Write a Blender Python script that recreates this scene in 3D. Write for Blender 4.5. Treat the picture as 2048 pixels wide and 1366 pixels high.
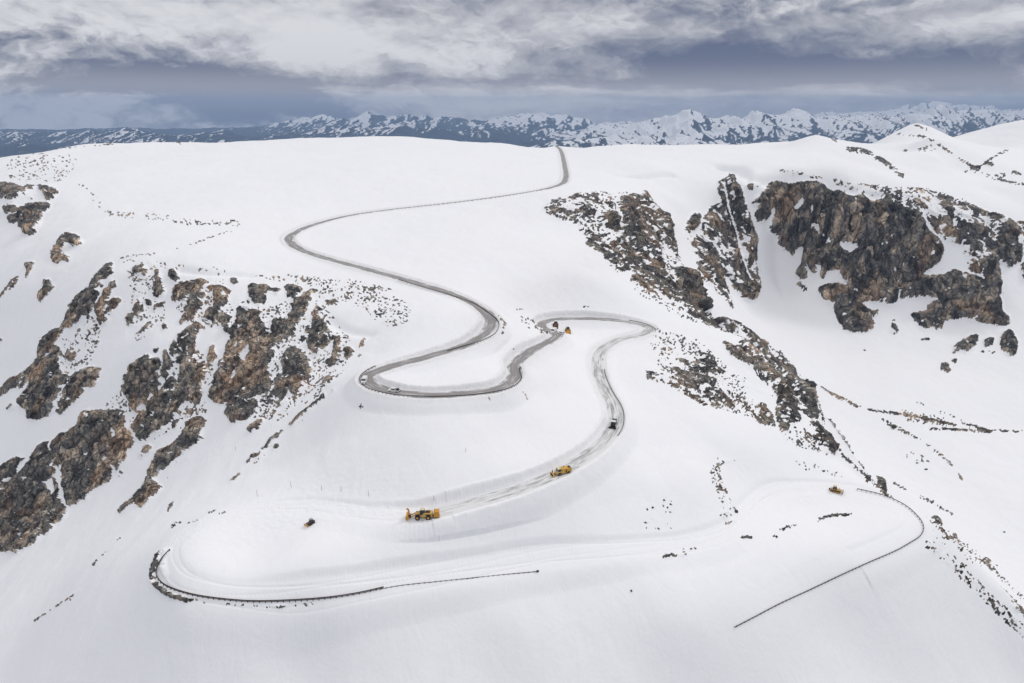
import bpy, bmesh, math, random
import numpy as np
from mathutils import Vector, Matrix
from mathutils.kdtree import KDTree
random.seed(5)
for o in list(bpy.data.objects): bpy.data.objects.remove(o)
SC = bpy.context.scene
COL = SC.collection
# ================================================================ camera, exposure, sun, sky
FPX, PITCH, CZ = 1365.0, math.atan((683-215)/1365.0), 300.0
cam = bpy.data.cameras.new("camera"); camo = bpy.data.objects.new("camera", cam); COL.objects.link(camo)
camo.location = (0, 0, CZ); camo.rotation_euler = (math.radians(90)-PITCH, 0, 0)
cam.sensor_fit = 'HORIZONTAL'; cam.sensor_width = 36.0; cam.lens = 36.0*FPX/2048.0
cam.clip_start = 1.0; cam.clip_end = 80000.0
SC.camera = camo
SC.view_settings.view_transform = 'Standard'; SC.view_settings.look = 'None'
SC.view_settings.exposure = -0.33; SC.view_settings.gamma = 1.0
SC.cycles.volume_bounces = 0; SC.cycles.max_bounces = 6; SC.cycles.diffuse_bounces = 3
SUN_EL, SUN_AZ = math.radians(41), math.radians(62)      # azimuth from the view direction, clockwise
sun = bpy.data.lights.new("sun", 'SUN'); suno = bpy.data.objects.new("sun", sun); COL.objects.link(suno)
sun.energy = 1.1; sun.angle = math.radians(11); sun.color = (1.0, .965, .92)
_d = Vector((math.sin(SUN_AZ)*math.cos(SUN_EL), math.cos(SUN_AZ)*math.cos(SUN_EL), math.sin(SUN_EL)))
suno.rotation_euler = _d.to_track_quat('Z', 'Y').to_euler()

class NT:
    """tiny helper for node graphs"""
    def __init__(s, nt): s.nt = nt; nt.nodes.clear()
    def n(s, typ, **kw):
        x = s.nt.nodes.new(typ)
        for k, v in kw.items():
            if k.startswith('i_'): s.set(x.inputs[k[2:].replace('_', ' ')], v)
            elif k.startswith('n') and k[1:].isdigit(): s.set(x.inputs[int(k[1:])], v)
            else: setattr(x, k, v)
        return x
    def set(s, inp, v):
        if isinstance(v, bpy.types.NodeSocket): s.nt.links.new(v, inp)
        else: inp.default_value = v
    def m(s, op, a, b=None, c=None, clamp=False):
        x = s.nt.nodes.new('ShaderNodeMath'); x.operation = op; x.use_clamp = clamp
        for i, v in enumerate((a, b, c)):
            if v is not None: s.set(x.inputs[i], v)
        return x.outputs[0]
    def ramp(s, f, stops, interp='LINEAR'):
        x = s.nt.nodes.new('ShaderNodeValToRGB'); s.set(x.inputs[0], f); r = x.color_ramp; r.interpolation = interp
        while len(r.elements) > 1: r.elements.remove(r.elements[-1])
        r.elements[0].position = stops[0][0]; c = stops[0][1]; r.elements[0].color = (*c, 1) if not isinstance(c, (int, float)) else (c, c, c, 1)
        for p, c in stops[1:]:
            e = r.elements.new(p); e.color = (*c, 1) if not isinstance(c, (int, float)) else (c, c, c, 1)
        return x.outputs[0]
    def mix(s, f, a, b, blend='MIX'):
        x = s.nt.nodes.new('ShaderNodeMix'); x.data_type = 'RGBA'; x.blend_type = blend
        s.set(x.inputs[0], f)
        for i, v in ((6, a), (7, b)): s.set(x.inputs[i], (*v, 1) if isinstance(v, tuple) and len(v) == 3 else v)
        return x.outputs[2]
    def noise(s, vec, scale, detail=5, rough=.55, dist=0., lac=2.):
        x = s.n('ShaderNodeTexNoise', i_Scale=scale, i_Detail=detail, i_Roughness=rough, i_Distortion=dist, i_Lacunarity=lac)
        s.set(x.inputs['Vector'], vec); return x
def srgb(r, g, b):
    f = lambda c: (c/255/12.92) if c/255 <= .04045 else ((c/255+.055)/1.055)**2.4
    return (f(r), f(g), f(b))
def sky_dir(px, py):
    u = (px-1024)/FPX; v = (683-py)/FPX; y = math.cos(PITCH)+v*math.sin(PITCH); z = -math.sin(PITCH)+v*math.cos(PITCH)
    return math.atan2(u, y), math.atan2(z, math.hypot(u, y))
world = bpy.data.worlds.new("World"); SC.world = world; world.use_nodes = True
def build_sky():
    g = NT(world.node_tree)
    tc = g.n('ShaderNodeTexCoord'); sep = g.n('ShaderNodeSeparateXYZ', n0=tc.outputs['Generated'])
    az = g.m('ARCTAN2', sep.outputs[0], sep.outputs[1]); el = g.m('ARCSINE', sep.outputs[2])
    # cloud sheet coordinates: azimuth, and elevation stretched because the sheet is seen edge-on near the horizon
    w0 = g.n('ShaderNodeCombineXYZ', n0=g.m('MULTIPLY', az, 4.0), n1=g.m('MULTIPLY', el, 13.0), n2=0.0).outputs[0]
    wn = g.noise(w0, 1.1, 5, .6)
    ws = g.n('ShaderNodeSeparateColor', n0=wn.outputs['Color'])
    azw = g.m('ADD', az, g.m('MULTIPLY', g.m('SUBTRACT', ws.outputs[0], .5), .12))
    elw = g.m('ADD', el, g.m('MULTIPLY', g.m('SUBTRACT', ws.outputs[1], .5), .045))
    fine = g.noise(g.n('ShaderNodeCombineXYZ', n0=g.m('MULTIPLY', azw, 5.0), n1=g.m('MULTIPLY', elw, 20.0), n2=3.3).outputs[0], 1.0, 7, .56, .3)
    streak = g.noise(g.n('ShaderNodeCombineXYZ', n0=g.m('MULTIPLY', azw, 5.0), n1=g.m('MULTIPLY', elw, 80.0), n2=8.1).outputs[0], 1.0, 6, .55, .2)
    def blob(px, py, sx, sy, amp, rot=0.):
        a, e = sky_dir(px, py); ka = FPX/sx; ke = FPX/sy
        dx = g.m('MULTIPLY', g.m('SUBTRACT', azw, a), 1.0); dy = g.m('SUBTRACT', elw, e)
        if rot:
            c, s_ = math.cos(rot), math.sin(rot)
            dx, dy = g.m('ADD', g.m('MULTIPLY', dx, c), g.m('MULTIPLY', dy, s_)), g.m('SUBTRACT', g.m('MULTIPLY', dy, c), g.m('MULTIPLY', dx, s_))
        q = g.m('ADD', g.m('POWER', g.m('ABSOLUTE', g.m('MULTIPLY', dx, ka)), 2.0), g.m('POWER', g.m('ABSOLUTE', g.m('MULTIPLY', dy, ke)), 2.0))
        return g.m('MULTIPLY', g.m('EXPONENT', g.m('MULTIPLY', q, -1.0)), amp)
    # billows: the same cloud field read again a little higher up, so tops light up and undersides go dark
    def billow(ka, ke, z, off, det, rough):
        q = [g.noise(g.n('ShaderNodeCombineXYZ', n0=g.m('MULTIPLY', g.m('ADD', azw, o*.35), ka), n1=g.m('MULTIPLY', g.m('ADD', elw, o), ke), n2=z).outputs[0], 1.0, det, rough, .12).outputs[0] for o in (0., off)]
        return g.m('SUBTRACT', q[0], q[1]), q[0]
    r1, d1 = billow(8., 13., 1.7, .014, 8, .55); r2, d2 = billow(22., 36., 5.2, .005, 6, .6)
    soft = g.m('MULTIPLY_ADD', fine.outputs[0], 2.6, -.75, clamp=True)
    soft = g.m('ADD', g.m('MAXIMUM', soft, .45), blob(150, 200, 420, 70, 1.5))        # some of the deck is smooth stratus
    B = g.m('ADD', .575, g.m('MULTIPLY', g.m('SUBTRACT', fine.outputs[0], .5), .7))
    B = g.m('ADD', B, g.m('MULTIPLY', g.m('SUBTRACT', d1, .5), .5))
    B = g.m('ADD', B, g.m('MULTIPLY', g.m('ADD', g.m('MULTIPLY', r1, 2.7), g.m('MULTIPLY', r2, 1.3)), soft))
    for b in SKY_BLOBS: B = g.m('ADD', B, blob(*b))
    # thin layered streaks close to the horizon
    lowm = g.m('EXPONENT', g.m('MULTIPLY', g.m('POWER', g.m('ABSOLUTE', g.m('MULTIPLY', g.m('SUBTRACT', el, .022), 42.0)), 2.0), -1.0))
    B = g.m('ADD', B, g.m('MULTIPLY', g.m('MULTIPLY', g.m('SUBTRACT', streak.outputs[0], .5), 1.5), lowm))
    hi = g.m('MULTIPLY', g.m('SUBTRACT', el, .16, clamp=True), 2.2, clamp=True)
    B = g.m('ADD', B, g.m('MULTIPLY', hi, .35), clamp=True)
    colr = g.ramp(B, [(0., srgb(106, 113, 141)), (.22, srgb(138, 143, 163)), (.42, srgb(178, 180, 191)), (.6, srgb(208, 208, 215)), (.78, srgb(235, 235, 239)), (1., srgb(250, 250, 253))])
    colr = g.mix(g.m('MULTIPLY', lowm, .38), colr, srgb(248, 240, 238), 'MIX')
    sky = g.n('ShaderNodeTexSky', sky_type='NISHITA', sun_disc=False, sun_elevation=SUN_EL, sun_rotation=SUN_AZ, altitude=3200.0)
    SK = .1
    up = g.m('ADD', 1.0, g.m('MULTIPLY', hi, SKY_UP))            # the overcast is brighter overhead
    cl = g.n('ShaderNodeVectorMath', operation='SCALE'); g.set(cl.inputs[0], colr); g.set(cl.inputs['Scale'], g.m('MULTIPLY', up, 1/SK))
    out = g.mix(.96, sky.outputs[0], cl.outputs[0])
    bg = g.n('ShaderNodeBackground', i_Color=out, i_Strength=SK)
    g.nt.links.new(bg.outputs[0], g.n('ShaderNodeOutputWorld').inputs[0])
SKY_UP = .30
SKY_BLOBS = [(400,180,210,50,-.22),(620,225,60,40,-.3),(1560,200,600,14,.10),(1900,205,300,10,-.3),(1100,205,250,9,.25),(760,200,120,18,.15),(90,20,260,50,.30),(60,120,120,60,-.42),(250,60,150,60,.12),(640,75,110,70,.55),(430,110,160,50,.10),(900,110,260,50,.22),
 (40,200,130,42,.62),(160,225,110,30,.4),(330,235,60,18,.3),(250,130,60,30,-.2),(1000,60,200,40,.15),(200,190,120,40,.22),(420,215,230,62,-.62),(250,170,160,36,-.25),(560,190,150,40,-.25),(900,160,330,12,-.55),(900,190,330,26,.10),
 (1150,30,500,40,-.10),(1650,20,700,40,-.06),(1700,75,420,26,.16),(1450,120,300,42,-.62),(1880,128,340,40,-.6),(1660,150,260,22,-.3),(1560,110,70,24,.28),(1740,120,110,26,.26),(1250,110,120,30,.06),
 (1300,180,300,16,.22),(1750,185,350,18,.10),(1950,60,250,50,.05)]
build_sky()
world.cycles.sampling_method = 'MANUAL'; world.cycles.sample_map_resolution = 512
# ---------------------------------------------------------------- camera model (photo pixels 2048 x 1366)
SP, CP = math.sin(PITCH), math.cos(PITCH)
def ray(px, py):
    u = (np.asarray(px, float)-1024)/FPX; v = (683-np.asarray(py, float))/FPX
    return u, CP+v*SP, -SP+v*CP
def at_drop(px, py, d):
    """point seen at (px,py) that lies d metres below the drone"""
    u, y, z = ray(px, py); t = d/(-z)
    return u*t, y*t, CZ-d*np.ones_like(t)
def project(x, y, z):
    zz = z-CZ
    dep = np.maximum(y*CP-zz*SP, 1e-3); up = y*SP+zz*CP
    return 1024+FPX*x/dep, 683-FPX*up/dep, dep
# ---------------------------------------------------------------- noise
_rs = np.random.RandomState(7)
_perm = np.tile(_rs.permutation(512), 4)
_g3 = _rs.normal(size=(512, 3)); _g3 /= np.linalg.norm(_g3, axis=1)[:, None]
_g3 = _g3.astype(np.float32)
def perlin(x, y, z):
    x = np.asarray(x, np.float32); y = np.asarray(y, np.float32); z = np.asarray(z, np.float32)
    xi = np.floor(x).astype(np.int32); yi = np.floor(y).astype(np.int32); zi = np.floor(z).astype(np.int32)
    xf = x-xi; yf = y-yi; zf = z-zi
    f = lambda t: t*t*t*(t*(t*6-15)+10)
    u, v, w = f(xf), f(yf), f(zf)
    def g(i, j, k):
        h = _perm[_perm[_perm[(xi+i) & 511]+((yi+j) & 511)]+((zi+k) & 511)]
        gg = _g3[h]
        return gg[..., 0]*(xf-i)+gg[..., 1]*(yf-j)+gg[..., 2]*(zf-k)
    a = g(0,0,0); a += u*(g(1,0,0)-a); b = g(0,1,0); b += u*(g(1,1,0)-b)
    c = g(0,0,1); c += u*(g(1,0,1)-c); d = g(0,1,1); d += u*(g(1,1,1)-d)
    a += v*(b-a); c += v*(d-c)
    return a+w*(c-a)
def fbm(x, y, z, o=4, gain=.5):
    s = 0; a = 1
    for i in range(o):
        s = s+a*perlin(x*2**i+i*17.3, y*2**i+i*5.1, z*2**i-i*9.7); a *= gain
    return s
def ridged(x, y, z, o=4, gain=.5):
    s = 0; a = 1
    for i in range(o):
        s = s+a*(1-2.2*np.abs(perlin(x*2**i+i*11.3, y*2**i+i*3.1, z*2**i-i*7.7))); a *= gain
    return s
_r1 = _rs.rand(512).astype(np.float32); _j3 = _rs.rand(512, 3).astype(np.float32)
def worley(x, y, z):
    """nearest-cell value and edge distance of a jittered cell pattern"""
    x = np.asarray(x, np.float32); y = np.asarray(y, np.float32); z = np.asarray(z, np.float32)
    xi = np.floor(x).astype(np.int32); yi = np.floor(y).astype(np.int32); zi = np.floor(z).astype(np.int32)
    f1 = np.full(x.shape, 9, np.float32); f2 = f1.copy(); v = np.zeros_like(f1)
    for i in (-1, 0, 1):
        for j in (-1, 0, 1):
            for k in (-1, 0, 1):
                h = _perm[_perm[_perm[(xi+i) & 511]+((yi+j) & 511)]+((zi+k) & 511)]; q = _j3[h]
                d = (xi+i+q[..., 0]-x)**2+(yi+j+q[..., 1]-y)**2+(zi+k+q[..., 2]-z)**2
                n = d < f1; f2 = np.where(n, f1, np.minimum(f2, d)); v = np.where(n, _r1[h], v); f1 = np.where(n, d, f1)
    return v, np.sqrt(f2)-np.sqrt(f1)
def sstep(a, b, x):
    t = np.clip((x-a)/(b-a), 0, 1); return t*t*(3-2*t)
# ---------------------------------------------------------------- road centre line: (px, py, metres below the drone)
ROAD = [(1113,292,73),(1122,302,75),(1130,335,78),(1131,358,80.5),(1118,370,82),(1075,381,84),(1000,393,86.5),(900,406,89),(800,417,91.5),
 (700,431,94),(620,452,96.5),(580,473,98.5),(590,493,100.5),(640,513,102.5),(720,535,104.5),(800,557,106.5),(880,580,108.5),(945,607,111),
 (980,635,113),(975,662,115),(935,688,116.5),(860,712,118),(790,730,119.5),(742,748,121),(738,765,122.2),(770,780,123.2),(850,790,124.2),
 (940,786,125.2),(1000,776,126),(1030,752,126.8),(1030,728,127.4),(1060,702,128.3),(1100,682,129.2),(1112,668,129.7),(1085,656,130.3),
 (1088,644,131),(1120,638,131.6),(1180,637,132.5),(1250,643,133.8),(1298,655,135),(1285,668,136),(1235,680,137.2),(1200,705,138.7),
 (1196,740,140),(1208,775,141.3),(1226,810,142.6),(1230,845,143.8),(1205,885,145.2),(1165,917,146.2),(1115,945,147.2),(1060,970,148.2),
 (1000,991,149.1),(930,1010,150),(845,1028,151),(760,1030,152),(680,1022,152.9),(600,1015,153.7),(500,1020,154.9),(410,1042,156.2),
 (345,1085,157.7),(332,1130,159.2),(360,1168,160.2),(430,1187,161),(530,1192,162),(650,1182,163),(800,1160,164.3),(950,1138,165.6),
 (1100,1113,167),(1250,1098,168.5),(1380,1085,170),(1465,1058,171.3),(1500,1018,172.6),(1545,985,173.8),(1620,975,174.8),(1690,978,175.6),
 (1770,998,176.6),(1822,1032,177.8),(1828,1060,178.6),(1780,1090,179.6),(1700,1127,180.8),(1600,1175,182),(1520,1215,183),(1455,1245,184),(1380,1280,185.2)]
CTRL = [ # plateau rim, far side
 (1250,290,68),(1400,290,65),(1550,285,60),(1630,270,43),(1000,287,64),(800,278,58),(600,282,60),(340,287,62),(150,295,66),(0,318,77),(-200,350,90),
 # plateau
 (800,300,63),(600,302,65),(340,304,67),(150,312,71),(1000,304,69),(1250,307,72),(1400,304,69),(1550,300,66),
 (1590,283,55),(1665,282,60),(1700,298,68),(1740,292,66),(1900,288,57),(1840,285,56),(1820,300,68),(1860,310,70),
 (800,330,68),(500,350,76),(500,430,90),(300,400,89),(250,470,98),(900,470,97),(950,540,106),(1000,500,101),(1100,450,96),(1300,330,76),(1200,350,80),
 (1200,420,90),(1150,500,103),(1180,560,114),(1100,590,120),(1050,620,124),(700,620,113),(800,660,115.5),(850,750,121.5),(1240,352,86),
 # left: bluff rim, face and foot
 (480,540,104),(250,515,105),(370,545,105),(650,600,113),(740,690,121.5),(210,560,113),(400,575,111),(300,700,138),(550,700,131),(420,820,159),
 (250,880,180),(170,980,203),(500,850,151),(600,800,139),(700,800,128),(600,900,148),(450,950,163),(450,1000,161),(300,1000,183),(100,1100,216),
 (0,1050,228),(100,890,192),(60,720,166),(150,650,141),(0,800,195),(-200,900,250),(-200,1200,262),(0,1250,222),(0,1366,222),(150,1180,193),
 (300,1250,172),(300,1366,183),(600,1300,178),(650,1366,186),(1000,1366,191),(1000,1250,178),(350,600,119),(150,800,170),
 (100,480,112),(0,600,146),(0,400,96),(130,400,92),(60,560,130),(-200,600,190),(-200,420,130),
 # centre slopes
 (900,900,137.5),(1100,800,135),(1050,880,140.5),(1100,720,131.5),(1150,760,136),(700,950,146),(1200,1000,157),(1300,900,153),(800,1100,157.5),(500,1110,158),
 # right: slope between the roads and the ridge
 (1300,600,128),(1300,750,142),(1400,800,150),(1400,700,142),(1500,900,161),(1400,950,159),(1400,1020,165),(1500,800,156),(1600,900,167),(1650,1060,176),
 (1400,640,143),(1500,690,152),(1600,770,160),(1640,850,168),(1662,905,172),(1760,980,175.5),(1860,1040,179.5),(1950,1150,196),(2048,1240,216),
 (1700,1250,197),(1400,1366,197),(1700,1366,209),(2048,1366,234),(2200,1366,250),
 # bowl behind the ridge
 (1700,850,285),(1700,780,275),(1620,730,262),(1900,900,290),(2048,1000,296),(2048,1130,302),(1800,950,292),(1500,620,240),(1500,600,232),(1440,560,200),
 (1400,600,165),(1350,500,141),(1300,500,124),(1380,470,140),(1350,400,112),(1230,400,87),(1250,470,112),(1200,500,108),
 (1560,560,226),(1700,660,262),(1900,640,250),(2000,800,284),(2048,650,248),(1800,750,274),(2200,900,300),(2200,600,250),
 # headwall
 (1520,372,101),(1460,350,91),(1460,450,150),(1500,480,168),(1700,380,103),(1600,365,98),(1850,430,133),(1950,440,140),(2048,440,143),(2200,440,145),(1800,550,205),(1950,540,195),(2048,540,196),
 # hills right
 (1600,330,77),(1500,320,75),(1750,340,86),(1700,300,70),(1830,247,32),(1860,278,50),(1780,310,72),(1900,335,88),(1950,345,95),(2048,240,26),(1950,262,52),(2048,330,92),(1960,300,84),(2000,390,118),(2200,330,95)]
BEYOND = [(-1600,1500,-60),(-1000,1500,60),(-900,1250,150),(-500,1560,110),(0,1560,110),(350,1560,120),(600,1500,130),(-500,1900,-50),(300,1900,-40),(900,2100,60),(1500,2500,40),
 (900,1650,200),(1600,1900,200),(2200,2300,0),(2200,1200,250),(1500,800,150),(900,400,-20),(700,100,-40),(300,0,-20),(0,0,20),(-300,0,-10),(-700,100,-60),(-1000,600,0),(-1200,1100,60),
 (0,-200,-40),(0,100,60),(500,280,-25),(-500,250,10),(640,1400,205),(560,1400,180),
 (188,448,118),(202,396,108),(202,352,103),(198,325,99),(208,292,98),(222,268,92),(165,485,128),(240,360,60),(235,440,60),(260,290,45),(250,240,40),(520,640,15),(600,560,5),(520,450,-12),(660,700,30),(900,900,150),(1500,1500,285)]
def catmull(P, n):
    P = np.asarray(P, float); out = []
    Q = np.vstack([2*P[0]-P[1], P, 2*P[-1]-P[-2]])
    for i in range(1, len(Q)-2):
        a, b, c, d = Q[i-1], Q[i], Q[i+1], Q[i+2]
        t = np.linspace(0, 1, n, endpoint=False)[:, None]
        out.append(.5*((2*b)+(-a+c)*t+(2*a-5*b+4*c-d)*t*t+(-a+3*b-3*c+d)*t**3))
    out.append(P[-1:]); return np.vstack(out)
def resample(P, step):
    P = np.asarray(P, float)
    s = np.r_[0, np.cumsum(np.linalg.norm(np.diff(P, axis=0), axis=1))]
    n = max(2, int(s[-1]/step)+1); q = np.linspace(0, s[-1], n)
    return np.stack([np.interp(q, s, P[:, k]) for k in range(P.shape[1])], 1)
_rp = np.array([at_drop(*p) for p in ROAD])
roadc = resample(catmull(_rp, 12), 1.5)
_z = roadc[:, 2]; _k = np.ones(15)/15
roadc[:, 2] = np.convolve(np.r_[np.full(7, _z[0]), _z, np.full(7, _z[-1])], _k, 'valid')
# ---------------------------------------------------------------- smooth base height: multiquadric through the control points
_cp = np.array([at_drop(*p) for p in CTRL]+[(x, y, z) for x, y, z in BEYOND]+[tuple(p) for p in resample(roadc, 12)])
def _fit(P, c=14., reg=.25):
    D = np.sqrt(((P[:, None, :2]-P[None, :, :2])**2).sum(-1)+c*c)
    n = len(P); A = np.zeros((n+3, n+3)); A[:n, :n] = -D+np.eye(n)*reg
    A[:n, n] = 1; A[:n, n+1] = P[:, 0]; A[:n, n+2] = P[:, 1]; A[n:, :n] = A[:n, n:].T
    return np.linalg.solve(A, np.r_[P[:, 2], 0, 0, 0]), c
_w, _c = _fit(_cp)
GX0, GX1, GY0, GY1, GS = -1700., 2500., -150., 2600., 5.
_gx = np.arange(GX0, GX1+1, GS); _gy = np.arange(GY0, GY1+1, GS)
_GX, _GY = np.meshgrid(_gx, _gy)
HG = np.zeros(_GX.shape)
for r in range(0, len(_gy), 20):
    X = _GX[r:r+20].ravel(); Y = _GY[r:r+20].ravel(); s = _w[-3]+_w[-2]*X+_w[-1]*Y
    for i in range(len(_cp)): s -= _w[i]*np.sqrt((X-_cp[i, 0])**2+(Y-_cp[i, 1])**2+_c*_c)
    HG[r:r+20] = s.reshape(-1, len(_gx))
def hbase(x, y):
    """cubic (Catmull-Rom) lookup of the base grid"""
    fx = np.clip((x-GX0)/GS, 1.001, len(_gx)-3.001); fy = np.clip((y-GY0)/GS, 1.001, len(_gy)-3.001)
    ix = np.floor(fx).astype(int); iy = np.floor(fy).astype(int); tx = fx-ix; ty = fy-iy
    def w(t): return (-.5*t+t*t-.5*t**3, 1-2.5*t*t+1.5*t**3, .5*t+2*t*t-1.5*t**3, -.5*t*t+.5*t**3)
    wx, wy = w(tx), w(ty); s = 0
    for j in range(4):
        for i in range(4): s = s+wx[i]*wy[j]*HG[iy+j-1, ix+i-1]
    return s
Q = 1.0
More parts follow.
